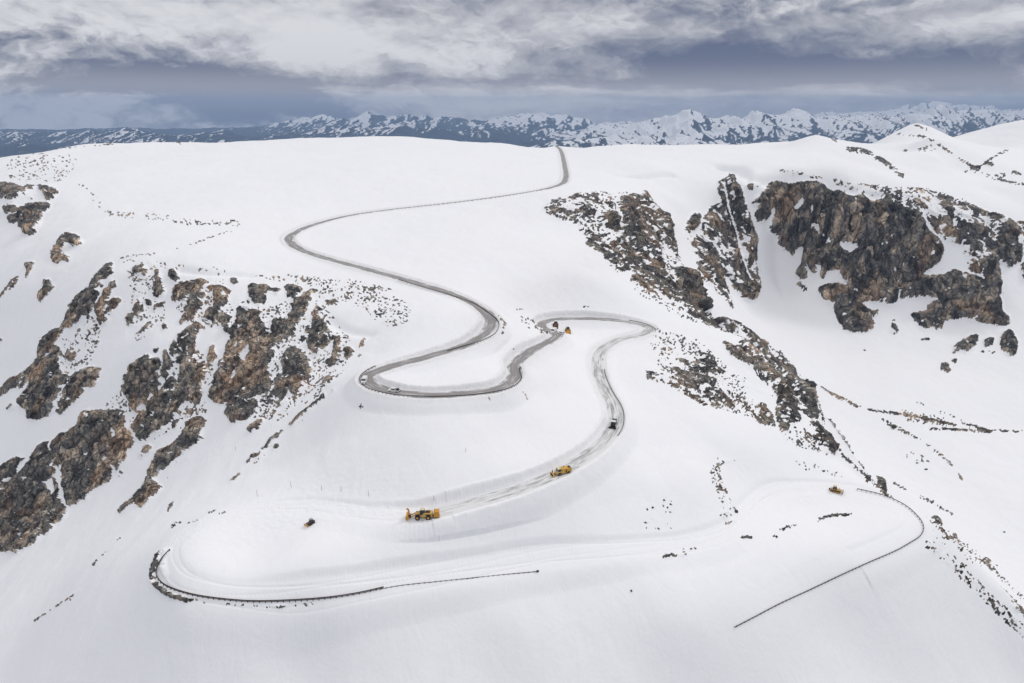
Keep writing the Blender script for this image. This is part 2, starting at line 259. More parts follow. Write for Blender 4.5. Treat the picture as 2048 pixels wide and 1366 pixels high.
# ================================================================ rock outlines: (origin x, origin y, scale, 'coverage: x,y x,y ...' lines); coverage 0 = snow inside rock, w = line
ROCKS = [
(0,250,2.906,'''
.8: 0,335 60,335 110,350 150,375 150,400 110,420 80,445 0,430
.8: 150,345 200,350 195,380 150,375
.8: 220,345 270,360 320,365 345,380 325,410 290,440 255,430 255,390 220,375
1: 25,480 105,472 100,500 40,518
1: 45,530 105,515 108,555 60,572
1: 115,485 190,465 290,450 290,480 250,530 230,580 205,600 205,625 170,640 135,630 150,600 110,595 120,550 110,530
1: 155,415 190,420 185,440
.9: 300,770 330,700 350,660 385,640 400,635 450,640 485,690 440,715 420,700 420,680 385,690 370,720 370,750 415,770 395,800 350,785 345,810 310,800
.9: 150,805 205,795 170,860 145,895 155,850
.7: 45,940 60,905 105,875 100,920 50,965
1: 655,790 655,860 600,905 540,935 525,930 560,880 610,820
.12: 30,170 250,160 480,180 430,260 350,330 60,320 20,250
.15w30: 470,340 520,400 590,470 650,520
.14w34: 650,520 900,530 1100,560 1390,575
.4w7: 1390,600 1200,660 1060,715 900,745 700,770
.10: 660,775 1000,790 1450,850 1450,880 1000,850 700,800
.16: 1450,870 1700,880 2034,900 2034,960 1700,930
.2w8: 140,150 300,140 480,128 640,112
.5w14: 610,112 650,108
.5w9: 1010,95 1050,105
.5w6: 300,145 330,140
'''),
(0,560,5.115,'''
1: 445,0 515,0 520,40 565,75 500,150 410,230 390,150 400,120 460,70
.7: 80,90 110,10 150,40 180,50 120,90 90,115
1: 0,160 20,120 50,80 70,70 30,140 5,185
1: 80,140 105,135 85,170
1: 905,90 1000,50 1025,80 1020,180 1000,270 960,330 900,405 900,350 850,400 740,475 690,490 640,465 700,370 740,270 770,190 840,130
1: 1020,10 1060,50 1050,75 1010,40
1: 1140,0 1185,10 1170,80 1135,70 1125,30
1: 1085,80 1140,85 1135,130 1100,190 1110,240 1085,300 1085,360 1125,410 1075,440 1050,465 1030,430 1005,400 1020,340 1010,280 1040,210 1070,150
.9: 1160,185 1240,180 1225,240 1190,300 1160,300 1170,350 1130,365 1110,290 1140,230
1: 540,510 600,495 660,485 650,520 630,560 590,610 540,655 600,670 640,720 640,760 590,800 580,830 640,910 640,940 690,980 670,1050 620,1080 610,1170 590,1230 570,1290 540,1366 280,1366 270,1300 215,1290 210,1230 250,1150 310,1100 330,990 330,900 350,830 390,790 400,680 440,620 470,560 520,545
0: 440,810 540,740 545,760 480,805
1: 680,750 795,745 780,790 735,825 700,780
.65: 0,1120 100,1010 200,950 310,880 340,900 320,990 240,1090 190,1140 200,1100 120,1110 60,1160 0,1190
1: 80,1290 155,1240 160,1300 100,1320 60,1350
1: 740,990 800,950 900,900 960,890 1040,910 1010,980 1020,1010 960,1080 880,1100 870,1150 800,1230 730,1280 680,1340 650,1366 600,1366 640,1280 690,1170 680,1130 720,1060
.9: 1285,390 1330,340 1360,390 1360,440 1310,470 1300,430
.9: 1370,310 1410,230 1430,190 1430,260 1480,280 1450,340 1420,370 1370,350
.9: 1490,200 1550,200 1560,260 1510,265
.9: 1600,260 1680,215 1680,260 1620,290 1560,370 1560,340
1: 1650,480 1680,440 1700,490 1680,520
.9: 1430,530 1480,480 1540,400 1555,430 1490,500 1450,550
1: 975,620 1020,620 1005,660 975,640
1: 805,525 825,495 840,500 815,530
1: 1570,730 1620,695 1630,715 1590,745
1: 0,590 22,600 20,630 0,620
.25: 600,600 700,610 780,740 660,730
'''),
(250,520,5.115,'''
1: 85,60 180,50 200,90 250,90 220,160 190,150 160,130 100,150 80,110
.6: 260,30 340,40 330,70 260,95
1: 305,100 340,100 375,180 375,230 400,290 415,350 380,370 295,390 290,290 320,220 310,160
1: 450,95 515,90 540,160 560,190 520,215 465,200 455,130
1: 490,290 530,250 620,235 720,200 800,195 850,230 820,270 760,300 700,350 650,370 620,400 550,395 490,420 475,375 520,370 490,330
1: 690,360 780,340 840,335 800,400 780,460 740,540 700,590 650,630 630,610 570,670 560,640 610,560 620,530 600,490 640,460 650,420
1: 850,290 890,265 1000,265 1090,325 1000,325 990,370 1060,360 1050,430 1000,500 960,540 1060,560 1080,600 1060,640 1070,720 1080,770 1050,750 1010,720 1000,650 930,610 850,600 815,580 830,520 900,470 920,420 910,380 920,320
1: 1080,190 1150,190 1160,240 1110,250 1080,220
1: 1265,260 1300,240 1370,260 1460,255 1500,290 1590,290 1585,350 1540,345 1490,310 1420,350 1450,390 1440,430 1400,455 1330,440 1280,400 1270,340
.3: 1190,460 1240,380 1380,450 1380,510 1260,510
1: 1630,280 1670,240 1700,260 1760,260 1810,290 1800,340 1750,390 1760,400 1800,400 1830,340 1900,300 1980,310 1960,330 1900,350 1890,390 1950,410 1870,450 1880,480 1830,550 1790,600 1700,560 1740,420 1700,380 1660,380 1655,330
.97: 1140,560 1150,480 1180,460 1220,500 1300,510 1390,530 1380,560 1330,580 1350,610 1430,640 1450,700 1480,760 1500,790 1510,740 1500,680 1520,620 1560,590 1620,585 1660,620 1660,570 1720,540 1780,550 1790,640 1740,710 1680,770 1600,840 1550,860 1500,930 1540,930 1530,1000 1480,1060 1470,1130 1500,1170 1500,1230 1470,1280 1500,1310 1440,1366 880,1366 880,1300 930,1220 920,1180 970,1100 970,1030 1020,1010 1040,870 1080,770 1080,680 1130,640 1140,610
0: 1120,880 1160,830 1165,870 1130,940 1110,940
0: 1180,1000 1190,930 1250,900 1300,860 1290,920 1240,980 1250,1040 1200,1020
0: 1080,1240 1110,1140 1170,1130 1160,1180 1090,1260
0: 1150,660 1180,650 1180,700 1155,705
1: 535,770 600,730 690,670 760,650 775,670 750,740 730,800 710,850 710,900 700,950 720,1010 800,1060 830,1110 840,1170 820,1240 790,1200 750,1140 770,1250 800,1320 790,1366 600,1366 570,1250 580,1040 540,1060 530,1000 600,960 620,940 560,860 540,820
.95: 465,860 510,820 545,850 580,920 590,980 540,960 480,980 455,900
.9: 870,850 915,870 925,940 940,1010 880,1080 870,1110 850,1060 840,1000 870,940
1: 30,1090 240,965 280,1010 370,990 375,1130 350,1200 365,1260 350,1366 20,1366 40,1290 0,1260 0,1170 60,1160 30,1130
0: 75,1145 100,1160 150,1200 100,1210
1: 395,920 440,920 450,1000 500,1050 490,1090 460,1140 440,1220 400,1200 390,1100 400,1020
1: 290,930 350,895 345,930 310,950
.85: 1640,960 1690,900 1750,870 1800,930 1850,960 1890,1080 1910,1130 1880,1200 1830,1240 1750,1366 1500,1366 1550,1300 1540,1220 1580,1150 1620,1150 1610,1060
'''),
(450,520,5.115,'''
.86: 910,500 940,460 1010,510 1010,560 960,600 1030,640 1040,700 1100,740 1080,770 1050,780 1070,850 1040,910 960,920 990,950 950,970 880,940 840,880 840,830 870,750 840,720 890,690 890,640 905,590 885,560
.9: 1130,840 1150,785 1185,790 1190,850 1160,880 1200,930 1200,1000 1150,1000 1130,1040 1060,1090 1030,1060 1060,1010 1100,980 1110,900
1: 1215,910 1280,890 1320,940 1300,1000 1240,1025 1220,980
1: 1390,830 1430,780 1435,810 1400,850 1420,870 1370,890
1: 1360,970 1390,960 1380,985 1355,990
1: 1010,1240 1060,1190 1100,1195 1090,1215 1040,1240 1020,1260
1: 1090,1320 1150,1280 1120,1310 1095,1330
.8: 820,700 850,655 870,690 850,740 790,850 780,820 810,770
.22: 600,150 900,170 1350,200 1700,300 1800,380 1920,520 1850,640 1690,730 1680,690 1500,600 1400,480 1100,460 960,400 950,300 800,230
.5: 1000,420 1150,400 1120,460 1040,450
'''),
(250,700,5.115,'''
.97: 880,440 880,500 930,540 1000,550 1060,540 1050,600 1010,640 1060,700 1080,740 1200,715 1240,720 1290,670 1330,640 1370,580 1360,510 1300,480 1290,420 1380,460 1440,440
.7: 1500,440 1760,420 1720,440 1640,460 1560,470
.6: 1540,540 1660,490 1720,520 1660,570 1560,560
.5: 1450,500 1480,470 1520,540 1470,560
.75: 1245,820 1280,760 1400,700 1420,740 1330,830 1320,850 1270,840
.3: 1780,480 1900,340 1900,420 1800,530
1: 590,250 780,250 800,380 795,450 770,540 720,570 690,520 610,510 600,440
1: 340,440 430,320 480,270 560,310 590,340 610,500 560,620 500,660 440,720 380,800 290,850 200,900 130,920 140,850 80,790 100,740 150,700 160,640 250,600 270,520
0: 490,500 510,490 520,560 495,550
0: 440,380 540,370 540,410 450,420
.95: 0,250 360,250 340,380 310,420 260,500 240,590 200,520 150,640 90,600 60,540 0,400
.9: 0,760 60,800 80,860 80,1000 30,1000 0,900
1: 475,800 500,730 560,700 570,720 540,780 490,815
1: 430,870 440,830 465,825 450,860
1: 645,620 680,590 700,620 670,655
1: 205,990 250,960 275,1000 250,1040 215,1030
1: 140,1100 190,1040 200,1060 160,1110
1: 640,760 680,700 780,690 820,680 835,730 780,820 770,850 815,880 790,910 700,960 620,1020 560,1060 460,1170 380,1240 300,1300 270,1366 220,1366 250,1280 290,1160 300,1110 330,1030 430,1000 530,950 560,880 620,840 630,790
1w22: 2046,460 1960,530 1880,590 1790,670 1700,770
1w28: 1560,870 1500,910 1440,1000 1380,1060 1310,1085
1w14: 1610,830 1560,870
1w16: 1310,1080 1230,1170
.9w18: 1170,1270 1060,1360
.9w9: 1450,1060 1380,1110 1320,1160
1w22: 1560,965 1520,1015
1w12: 2140,410 2120,430
'''),
(0,820,5.115,'''
1: 535,320 640,230 720,220 740,180 820,160 830,80 850,0 1090,0 1230,0 1220,50 1270,80 1310,110 1300,180 1340,240 1360,290 1350,390 1300,390 1300,440 1320,480 1260,560 1200,610 1180,560 1140,490 1140,670 1100,740 980,800 880,880 800,960 750,970 730,1010 700,960 670,860 660,700 630,640 640,560 600,600 560,500 555,400
0: 1050,70 1110,70 1110,110 1060,120
0: 1140,150 1190,200 1240,260 1150,285
0: 870,150 940,140 945,165 890,165
0: 890,20 970,50 960,65 900,40
0: 860,375 910,350 905,370
1: 0,600 50,550 120,500 190,475 265,490 220,540 180,590 170,650 180,680 270,600 350,490 375,380 430,340 490,320 515,370 540,440 550,560 590,620 530,680 450,730 470,790 540,850 580,860 620,900 690,980 700,1030 660,1110 600,1160 560,1160 560,1210 500,1250 440,1280 360,1366 0,1366
1: 535,700 590,710 625,810 610,890 580,850 570,770
1: 1920,130 1990,80 2046,90 2046,330 1880,430 1760,540 1700,590 1620,660 1560,710 1660,790 1600,860 1520,930 1440,1000 1400,980 1390,930 1280,1020 1220,1065 1210,1020 1290,940 1400,850 1490,760 1560,580 1600,430 1720,380 1830,290 1890,200
1: 1205,670 1260,620 1265,650 1220,690
1: 870,900 910,870 910,910 880,925
.7: 1420,490 1480,410 1500,350 1560,380 1530,430 1440,500
.8: 1700,1060 1740,960 1790,920 1740,1000
1w10: 1765,1195 1830,1145
1w12: 1190,1345 1240,1305
1w10: 1295,1080 1345,1030
.97: 1365,170 1440,100 1430,0 1840,0 1800,60 1720,110 1680,180 1540,260 1440,300 1410,300 1420,230 1380,220
1: 270,100 290,0 540,0 480,50 390,105 340,85
1: 600,40 600,0 680,0 640,40
1w12: 1890,505 1945,485
1w9: 1720,690 1735,700
1w9: 1795,685 1810,665
.9w8: 1980,1190 2140,1120 2300,1040
'''),
(0,0,1,'''
.2: 440,605 640,600 700,680 690,740 640,790 560,840 500,835 470,790 500,700 480,650
.2: 300,740 400,700 440,760 400,850 300,880 200,905 150,870 230,790
.17: 255,540 330,560 330,640 270,690 262,600
.18: 350,560 450,560 470,650 400,660 350,620
.2: 60,760 130,690 210,600 230,560 190,700 150,790 120,830
.3: 1470,665 1560,700 1640,800 1662,900 1600,880 1560,800 1500,730
.2: 1290,650 1400,680 1500,780 1540,850 1440,810 1330,770
.22: 1100,400 1200,380 1300,390 1345,480 1400,600 1320,560 1220,520 1150,450
'''),
(0,1000,1,'''
.8w11: 338,100 320,114 307,134 308,156 321,175 344,189 374,198
.22w6: 380,199 430,206 500,211 560,212 640,206
.5w5: 480,209 505,210
.5w5: 545,212 575,211
.8w8: 326,122 328,138 331,152
1: 0,85 72,87 45,98 34,108 26,100 0,104
.8w3: 210,105 185,130
.8w3: 165,178 120,208 100,222
.8w3: 92,226 68,243
.7w3: 345,45 390,45 430,20
'''),
(1350,220,2.907,'''
.97: 440,545 490,490 540,430 600,415 640,425 680,430 720,420 810,415 870,435 900,470 960,465 1020,500 1090,495 1130,530 1220,515 1300,540 1320,570 1390,575 1430,600 1450,650 1470,700 1530,750 1560,800 1550,860 1520,900 1430,950 1420,965 1560,955 1620,925 1700,950 1800,985 1860,990 1890,1000 1890,1080 1900,1170 1940,1200 1945,1245 1860,1250 1740,1230 1700,1205 1560,1230 1550,1265 1440,1265 1370,1210 1365,1180 1460,1165 1480,1120 1530,1100 1430,1080 1310,1100 1290,1050 1280,1120 1250,1120 1180,1120 1130,1110 1080,1120 1140,1170 1180,1160 1170,1190 1130,1200 1155,1240 1150,1270 1110,1295 1060,1290 1040,1300 990,1280 960,1240 930,1180 920,1110 870,1100 840,1060 840,1030 900,1010 960,1010 1010,1020 980,980 960,930 900,930 860,980 845,970 870,900 830,900 820,945 800,940 780,850 770,970 750,985 700,950 740,900 760,800 730,790 700,810 690,870 670,830 640,800 600,780 590,730 545,710 550,650 580,590 560,560 520,640 480,650 465,600 490,540
0: 640,600 680,570 740,500 765,530 700,590 690,560
0: 740,670 790,620 800,570 820,550 815,590 770,640 745,680
0: 960,765 1050,770 1065,800 1020,830 970,800
0: 810,660 850,660 850,730 820,700
0: 1440,950 1530,910 1590,870 1600,930 1540,955
0: 1290,1050 1300,1050 1305,1110 1285,1110
.2w10: 1310,560 1290,700 1285,850
.3w12: 940,800 1010,900 1060,1000 1110,1090
.3: 620,640 700,600 720,640 640,680
0w5: 600,700 650,650 660,560 640,470
0w5: 530,600 560,500
.5w18: 1200,700 1280,650 1290,600
.45: 1450,600 1500,580 1600,560 1700,530 1780,580 1870,600 1920,620 1960,640 2029,650 2029,800 2010,870 1940,920 1890,890 1890,1000 1800,970 1700,930 1620,900 1600,850 1560,750 1500,700
0: 1540,720 1560,760 1660,780 1680,850 1720,920 1620,900 1560,830
1: 1880,660 1940,640 2000,700 1960,760 2010,820 2005,870 1940,920 1890,880 1840,760 1900,770 1870,700
.9: 1780,860 1840,830 1890,900 1890,1000 1820,980
1: 2010,900 2029,890 2029,1000 2015,980
.95: 1560,670 1640,700 1680,740 1650,765 1580,730
.95: 1700,560 1800,600 1900,620 1880,640 1780,630
1: 1640,1366 1700,1320 1760,1310 1740,1366
.7: 1245,1270 1270,1215 1300,1250 1300,1290 1275,1310
.6w18: 720,1010 760,1040
1: 425,435 455,430 450,460 425,455
1: 475,435 490,435 475,455
.45w14: 590,350 640,355 720,370 800,385 850,395
.35: 900,400 1100,430 1300,450 1480,450 1600,500 1720,530 1600,560 1450,590 1320,560 1200,510 1090,490 960,440
.55w24: 1010,230 1080,230 1170,270 1230,310 1280,355 1320,380
.7w10: 1110,185 1160,145 1240,130
.3w8: 1240,130 1350,145 1440,155
.7w12: 1420,152 1450,158
.6w12: 1450,158 1520,190 1600,250 1680,300 1740,335
1w26: 1730,335 1760,345
.4w12: 1780,365 1840,395 1950,420 2029,430
.7w22: 1870,380 1910,380
.5w14: 1960,360 2010,370
.7w9: 1935,232 1880,255 1830,290 1770,330
1w18: 1815,312 1845,315
.6w5: 1150,130 1230,110 1350,75 1430,95 1470,120
.5w5: 620,180 720,155 800,130
.6w6: 880,150 940,185
.2w40: 1420,215 1500,225
.8w10: 1335,235 1350,235
.7w8: 1700,355 1690,365
'''),
(1040,300,2.906,'''
.62: 1150,190 1220,140 1260,170 1290,230 1320,350 1360,450 1370,600 1390,700 1400,770 1385,830 1360,880 1300,860 1240,800 1215,740 1160,730 1190,800 1230,880 1245,930 1200,890 1145,830 1120,790 1080,780 1050,740 1030,690 1010,600 990,540 1040,480 1060,400 1110,330 1170,300 1150,240
.95w34: 1240,160 1290,330 1340,480 1350,620
.9w34: 1100,420 1180,440 1230,560 1250,680
.9w30: 1080,560 1110,680 1150,770
0w16: 1190,200 1210,330 1260,480 1290,640 1330,750
0w10: 1060,500 1130,560 1190,700
1: 960,470 980,400 1010,370 1045,375 1025,440 1000,470
1: 965,520 1005,480 985,510
.97: 1240,790 1300,770 1380,790 1385,830 1360,880 1300,860
.45: 120,330 200,300 260,290 330,250 430,250 460,290 430,320 430,400 380,390 320,430 240,410 160,370
.85: 470,380 500,360 560,380 550,480 490,450
.5: 510,360 520,270 540,330 560,380
.58: 580,260 640,260 720,260 760,290 820,350 860,370 870,450 910,570 915,610 870,560 830,540 800,640 830,680 830,720 870,690 930,690 1000,720 1030,780 1030,830 1080,880 1110,930 1050,940 1000,910 920,880 830,850 770,820 740,810 680,770 640,760 660,690 590,710 520,680 490,640 480,600 390,560 380,500 440,500 520,570 530,510 590,500 580,400
.97: 590,290 620,280 640,380 680,460 700,560 640,550 600,480 585,400
.9: 840,370 870,450 910,590 880,570 850,500 820,400
.97: 870,690 930,690 1000,720 1030,780 1080,880 1100,920 1050,940 940,880 930,840 950,800 880,740
.9: 750,640 800,640 830,720 780,720 750,700
.95: 650,740 700,750 745,810 700,790
.9: 710,230 730,235 750,270 720,255
.18: 640,770 760,810 930,880 1050,960 1020,1010 850,930 680,830
.5w4: 372,906 398,911
'''),
(1250,600,2.566,'''
.55: 290,20 430,50 430,100 490,90 570,110 620,140 710,210 720,250 790,290 830,330 860,340 870,370 900,410 940,440 970,520 980,590 1000,640 1060,710 1075,770 1080,800 1040,790 980,720 960,650 920,600 880,640 840,650 830,690 790,640 770,570 780,500 770,420 700,410 640,350 580,310 510,240 500,210 560,240 600,230 590,170 530,170 430,130 340,90
.95: 430,105 490,90 495,125 440,130
1: 975,660 1040,690 1075,760 1070,800 1040,780 1000,720
.9: 770,420 830,400 850,450 870,540 830,560 790,560
.9: 880,420 930,420 970,520 980,590 950,600 910,500
.9: 500,210 550,230 620,290 700,350 740,380 700,360 600,320 540,280
.95: 680,200 715,210 715,260 690,270
1: 835,335 860,335 860,365 840,360
0w16: 740,420 760,500 750,580
0: 900,560 960,660 960,700 900,640
.42: 230,240 300,290 380,260 440,290 480,330 520,400 550,480 560,560 590,590 500,560 400,540 300,480 200,430 110,400 110,360 200,380 260,330
.75: 370,270 440,290 490,360 420,350
.3: 560,380 620,400 620,470 580,460
.5: 600,500 700,530 760,590 770,650 690,630 620,560
.9: 690,530 720,535 730,590 690,590
.3: 780,640 900,700 960,740 1040,790 940,770 830,720
.8: 1284,905 1315,900 1335,932 1342,985 1312,970 1290,930
.95: 1220,900 1245,900 1250,950 1230,930
1: 1570,1115 1600,1110 1615,1130 1630,1160 1600,1150
1: 1680,1195 1700,1200 1705,1230 1685,1215
1: 1700,250 1700,230 1760,190 1815,180 1800,230 1760,270 1720,265 1680,275
1: 1840,210 1900,185 1880,230 1850,240
1: 1930,180 1970,150 2000,190 2015,220 2005,280 1980,290 1930,250
1: 1610,325 1650,325 1670,350 1660,375 1630,360
.9: 1670,310 1705,300 1690,325
1: 1820,265 1850,255 1845,270
1w9: 1875,265 1895,272
1w9: 1520,205 1540,203
.55w16: 930,420 1000,450 1100,500 1200,545
.5w11: 1250,560 1340,575 1500,600 1620,630 1700,640
.5w11: 1310,605 1380,650 1460,690 1520,720 1600,780 1670,840 1710,890 1730,925
1w14: 1370,650 1385,655
.5w9: 1480,520 1560,545 1660,585 1740,630 1860,670 2040,675
1w12: 1840,675 1880,675
.6w6: 1560,660 1700,665 1860,675
.14: 1420,560 1640,600 1640,650 1440,620
.10: 1400,780 1500,770 1560,830 1480,850
.35w12: 1380,940 1480,990 1580,1040 1690,1105
.3w16: 1550,1120 1620,1180 1720,1260 1860,1340
.10: 1560,1120 1660,1180 1860,1330 1900,1366 1600,1366 1560,1250
.28: 440,870 480,810 580,820 480,850 500,920 530,1000 560,1060 580,1100 570,1150 520,1160 490,1100 480,1000 450,940
.95: 555,1065 580,1065 575,1095 560,1085
.8w7: 990,1130 1060,1105 1160,1100
.4w14: 800,1180 880,1155
1w9: 760,1212 775,1214
.9w9: 195,1320 240,1308 320,1305
.7w7: 300,1280 360,1275
.08: 870,820 1100,870 1150,920 1000,900 880,850
.35w14: 1100,770 1120,800 1180,850 1230,900 1330,990 1380,1020
.7w10: 600,1220 650,1215
.03: 100,1000 250,1000 250,1190 100,1170
.6w8: 105,1140 130,1142
'''),
(1850,1050,1,'''
.9: 120,60 132,72 128,78 118,66
.22w22: 10,40 70,90 130,150 200,215
.35w7: 60,30 120,75 200,150
.9: 172,150 190,165 195,175 180,168
'''),
(500,500,2.41,'''
.8: 525,745 540,748 536,765 527,763
1w7: 1095,365 1100,370
.35w12: 1200,320 1230,350 1215,400
.4w6: 1280,285 1330,290
.25: 1290,310 1400,350 1440,410 1390,400 1320,360
.25w10: 940,500 960,500
.3w8: 1155,718 1190,735
.3w8: 780,445 790,450
.3w10: 1320,680 1345,720
'''),
]
# ================================================================ coverage map of bare rock (photo pixels) read by the terrain vertices
def build_mask():
    H, W = 1366, 2048
    M = np.zeros((H, W), np.float32)
    for ox, oy, s, txt in ROCKS:
        for line in txt.strip().splitlines():
            head, pts = line.split(':'); head = head.strip()
            P = np.array([[float(v) for v in q.split(',')] for q in pts.split()])/s+np.array([ox, oy])
            wd = None
            if 'w' in head: head, wd = head.split('w'); wd = float(wd)/s/2
            c = float(head); pad = (wd or 0)+2
            x0, x1 = int(max(0, P[:, 0].min()-pad)), int(min(W, P[:, 0].max()+pad+1)); y0, y1 = int(max(0, P[:, 1].min()-pad)), int(min(H, P[:, 1].max()+pad+1))
            if x1 <= x0 or y1 <= y0: continue
            X, Y = np.meshgrid(np.arange(x0, x1)+.5, np.arange(y0, y1)+.5)
            if wd is None:
                ins = np.zeros(X.shape, bool); n = len(P)
                for i in range(n):
                    (ax, ay), (bx, by) = P[i], P[(i+1) % n]
                    if ay == by: continue
                    ins ^= ((ay > Y) != (by > Y)) & (X < (bx-ax)*(Y-ay)/(by-ay)+ax)
            else:
                ins = np.zeros(X.shape, bool); wd = max(wd, .9)
                for i in range(len(P)-1):
                    a, b = P[i], P[i+1]; d = b-a; L = max((d**2).sum(), 1e-6)
                    t = np.clip(((X-a[0])*d[0]+(Y-a[1])*d[1])/L, 0, 1)
                    ins |= np.hypot(X-a[0]-t*d[0], Y-a[1]-t*d[1]) < wd
            R = M[y0:y1, x0:x1]
            R[ins] = 0 if c == 0 else np.maximum(R[ins], c)
    return M
def blur(a, r, it=2):
    for _ in range(it):
        for ax in (0, 1):
            p = [(0, 0), (0, 0)]; p[ax] = (r+1, r)
            c = np.cumsum(np.pad(a, p, mode='edge'), axis=ax, dtype=np.float64)
            n = a.shape[ax]
            a = ((np.take(c, np.arange(2*r+1, 2*r+1+n), axis=ax)-np.take(c, np.arange(0, n), axis=ax))/(2*r+1)).astype(np.float32)
    return a
def lookup(M, px, py):
    fx = np.clip(px-.5, 0, M.shape[1]-1.001); fy = np.clip(py-.5, 0, M.shape[0]-1.001)
    ix = fx.astype(np.int32); iy = fy.astype(np.int32); tx = fx-ix; ty = fy-iy
    return (M[iy, ix]*(1-tx)+M[iy, ix+1]*tx)*(1-ty)+(M[iy+1, ix]*(1-tx)+M[iy+1, ix+1]*tx)*ty
MASK = build_mask(); MASK1 = blur(MASK, 1, 1); MASK6 = blur(MASK, 5, 2); MASK3 = blur(MASK, 3, 2)

# ================================================================ terrain grid: fan of azimuths, rows spaced by how large the ground shows
NR = int(900*Q); NCI = int(1400*Q)
az = np.r_[np.linspace(-2.6, -1.03, 60, endpoint=False), np.linspace(-1.03, 1.03, NCI), np.linspace(1.03, 2.6, 61)[1:]]
NC = len(az)
rd = np.geomspace(60, 2550, 1400)
A_, R_ = np.meshgrid(az, rd)
_z0 = hbase(A_*R_, R_); _, _py, _ = project(A_*R_, R_, _z0)
dpy = -np.diff(_py, axis=0)
wt = np.where(dpy > 0, dpy, -dpy*.18)
wt = np.minimum(wt, 8)+np.diff(R_, axis=0)*.12
wt[_py[1:] > 1420] *= .12
k = np.exp(-np.linspace(-2, 2, 9)**2); k /= k.sum()
wt = np.apply_along_axis(lambda v: np.convolve(np.pad(v, 4, mode='edge'), k, 'valid'), 1, wt)
cd = np.vstack([np.zeros(NC), np.cumsum(wt, axis=0)]); cd /= cd[-1]
Rg = np.empty((NR, NC)); q = np.linspace(0, 1, NR)
for j in range(NC): Rg[:, j] = np.interp(q, cd[:, j], rd)
Ag = np.tile(az, (NR, 1)); X = Ag*Rg; Y = Rg; Z = hbase(X, Y)
# ---- the road bench, cut bank and fill
kd = KDTree(len(roadc))
for i, p in enumerate(roadc): kd.insert((p[0], p[1], 0), i)
kd.balance()
tg = np.gradient(roadc[:, :2], axis=0); tg /= np.linalg.norm(tg, axis=1)[:, None]
road_s = np.r_[0, np.cumsum(np.linalg.norm(np.diff(roadc, axis=0), axis=1))]
rpx, rpy, _ = project(roadc[:, 0], roadc[:, 1], roadc[:, 2])
def s_at(px, py): return int(np.argmin((rpx-px)**2+(rpy-py)**2))
I_FULL, I_LOAD, I_DOZ, I_END = s_at(1290, 658), s_at(845, 1028), s_at(1660, 977), len(roadc)-1
clear = np.interp(np.arange(len(roadc)), [0, I_FULL-20, I_FULL+8, I_LOAD-25, I_LOAD+3], [1, 1, .42, .34, 0.])
# coarse reject, then exact nearest centre sample
rc = roadc[::4]
near = np.zeros(X.shape, bool)
gxs = np.arange(-700, 700, 10.); gys = np.arange(100, 1500, 10.)
gm = np.zeros((len(gys), len(gxs)), bool)
for p in roadc[::3]:
    i = int((p[0]+700)/10); j = int((p[1]-100)/10); gm[max(0, j-3):j+4, max(0, i-3):i+4] = True
ii = np.clip(((X+700)/10).astype(int), 0, len(gxs)-1); jj = np.clip(((Y-100)/10).astype(int), 0, len(gys)-1)
near = gm[jj, ii] & (np.abs(X) < 690) & (Y > 100) & (Y < 1495)
idx = np.argwhere(near)
lat = np.full(X.shape, 99.); ri = np.zeros(X.shape, int)
for (r, c) in idx:
    co, i, d = kd.find((X[r, c], Y[r, c], 0)); lat[r, c] = d; ri[r, c] = i
dxr = X-roadc[ri, 0]; dyr = Y-roadc[ri, 1]
sgn = np.sign(tg[ri, 0]*dyr-tg[ri, 1]*dxr)
HW = 3.9
zr = roadc[ri, 2]; cl = clear[ri]
# snow undulation everywhere
und = fbm(X/70, Y/70, 0*X, 4)*2.4+fbm(X/11, Y/19, 0*X+4, 3)*.34+ridged(X/34+.3*Y/34, Y/90, 0*X+2, 3)*.25*sstep(520, 300, Y)
und *= sstep(6, 30, lat)*.8+.2
Zs = Z+und
up = Zs-zr
wobble = fbm(X/7, Y/7, 0*X, 3)
w_cut = sstep(HW-.15, HW+1.5+np.clip(up, 0, 4)*.35+wobble*.5, lat)
w_fill = sstep(HW+.4, HW+8.6+wobble*.4, lat)
# plowed berm / vertical snow cut, higher where the road is open
berm = (.95+.45*wobble+.5*fbm(X/2.2, Y/2.2, 0*X, 2))*np.exp(-((lat-HW-1.7)/1.1)**2)
open_ = np.clip(cl*1.6, 0, 1)
I_HP = s_at(332, 1130)
drift = np.interp(ri, [I_LOAD-5, I_LOAD+10, I_HP-25, I_HP+25, I_HP+60, I_DOZ-30, I_DOZ, I_DOZ+60, I_END-60, I_END], [1, .42, .10, .12, .34, .36, .3, .16, .05, 0])        # unplowed road lies under drifts
wgt = np.where(up > 0, w_cut, w_fill)
Zc = zr*(1-wgt)+Zs*wgt+berm*np.where(up > -1, 1, .55)*np.where(open_ > .2, 1.0, .25)-.35*(1-sstep(HW-.3, HW+.2, lat))*(cl > .05)
Z = np.where(lat < 50, Zs+(Zc-Zs)*np.where(open_ > .1, 1., drift), Zs)
# wandering dozer and groomer ruts on the unplowed bench
rut = sum(np.exp(-((lat*sgn-o-1.2*np.sin(road_s[ri]/23+o))/.28)**2) for o in (-3.4, -1.6, .2, 2.1, 3.6))
Z -= np.where((cl < .5) & (lat < 7) & (ri < I_DOZ+6), .13*rut, 0)
# churned snow round the machines on the lower bench
for (cx, cy, rr, amp) in ((-75, 240, 34, .5), (-40, 232, 14, .35), (-118, 225, 22, .45), (150, 287, 26, .3), (25, 262, 9, .3)):
    e = np.exp(-(((X-cx)/rr)**2+((Y-cy)/(rr*.55))**2)**1.5)
    Z += e*amp*.42*fbm(X/2.6, Y/1.5, 0*X, 4)
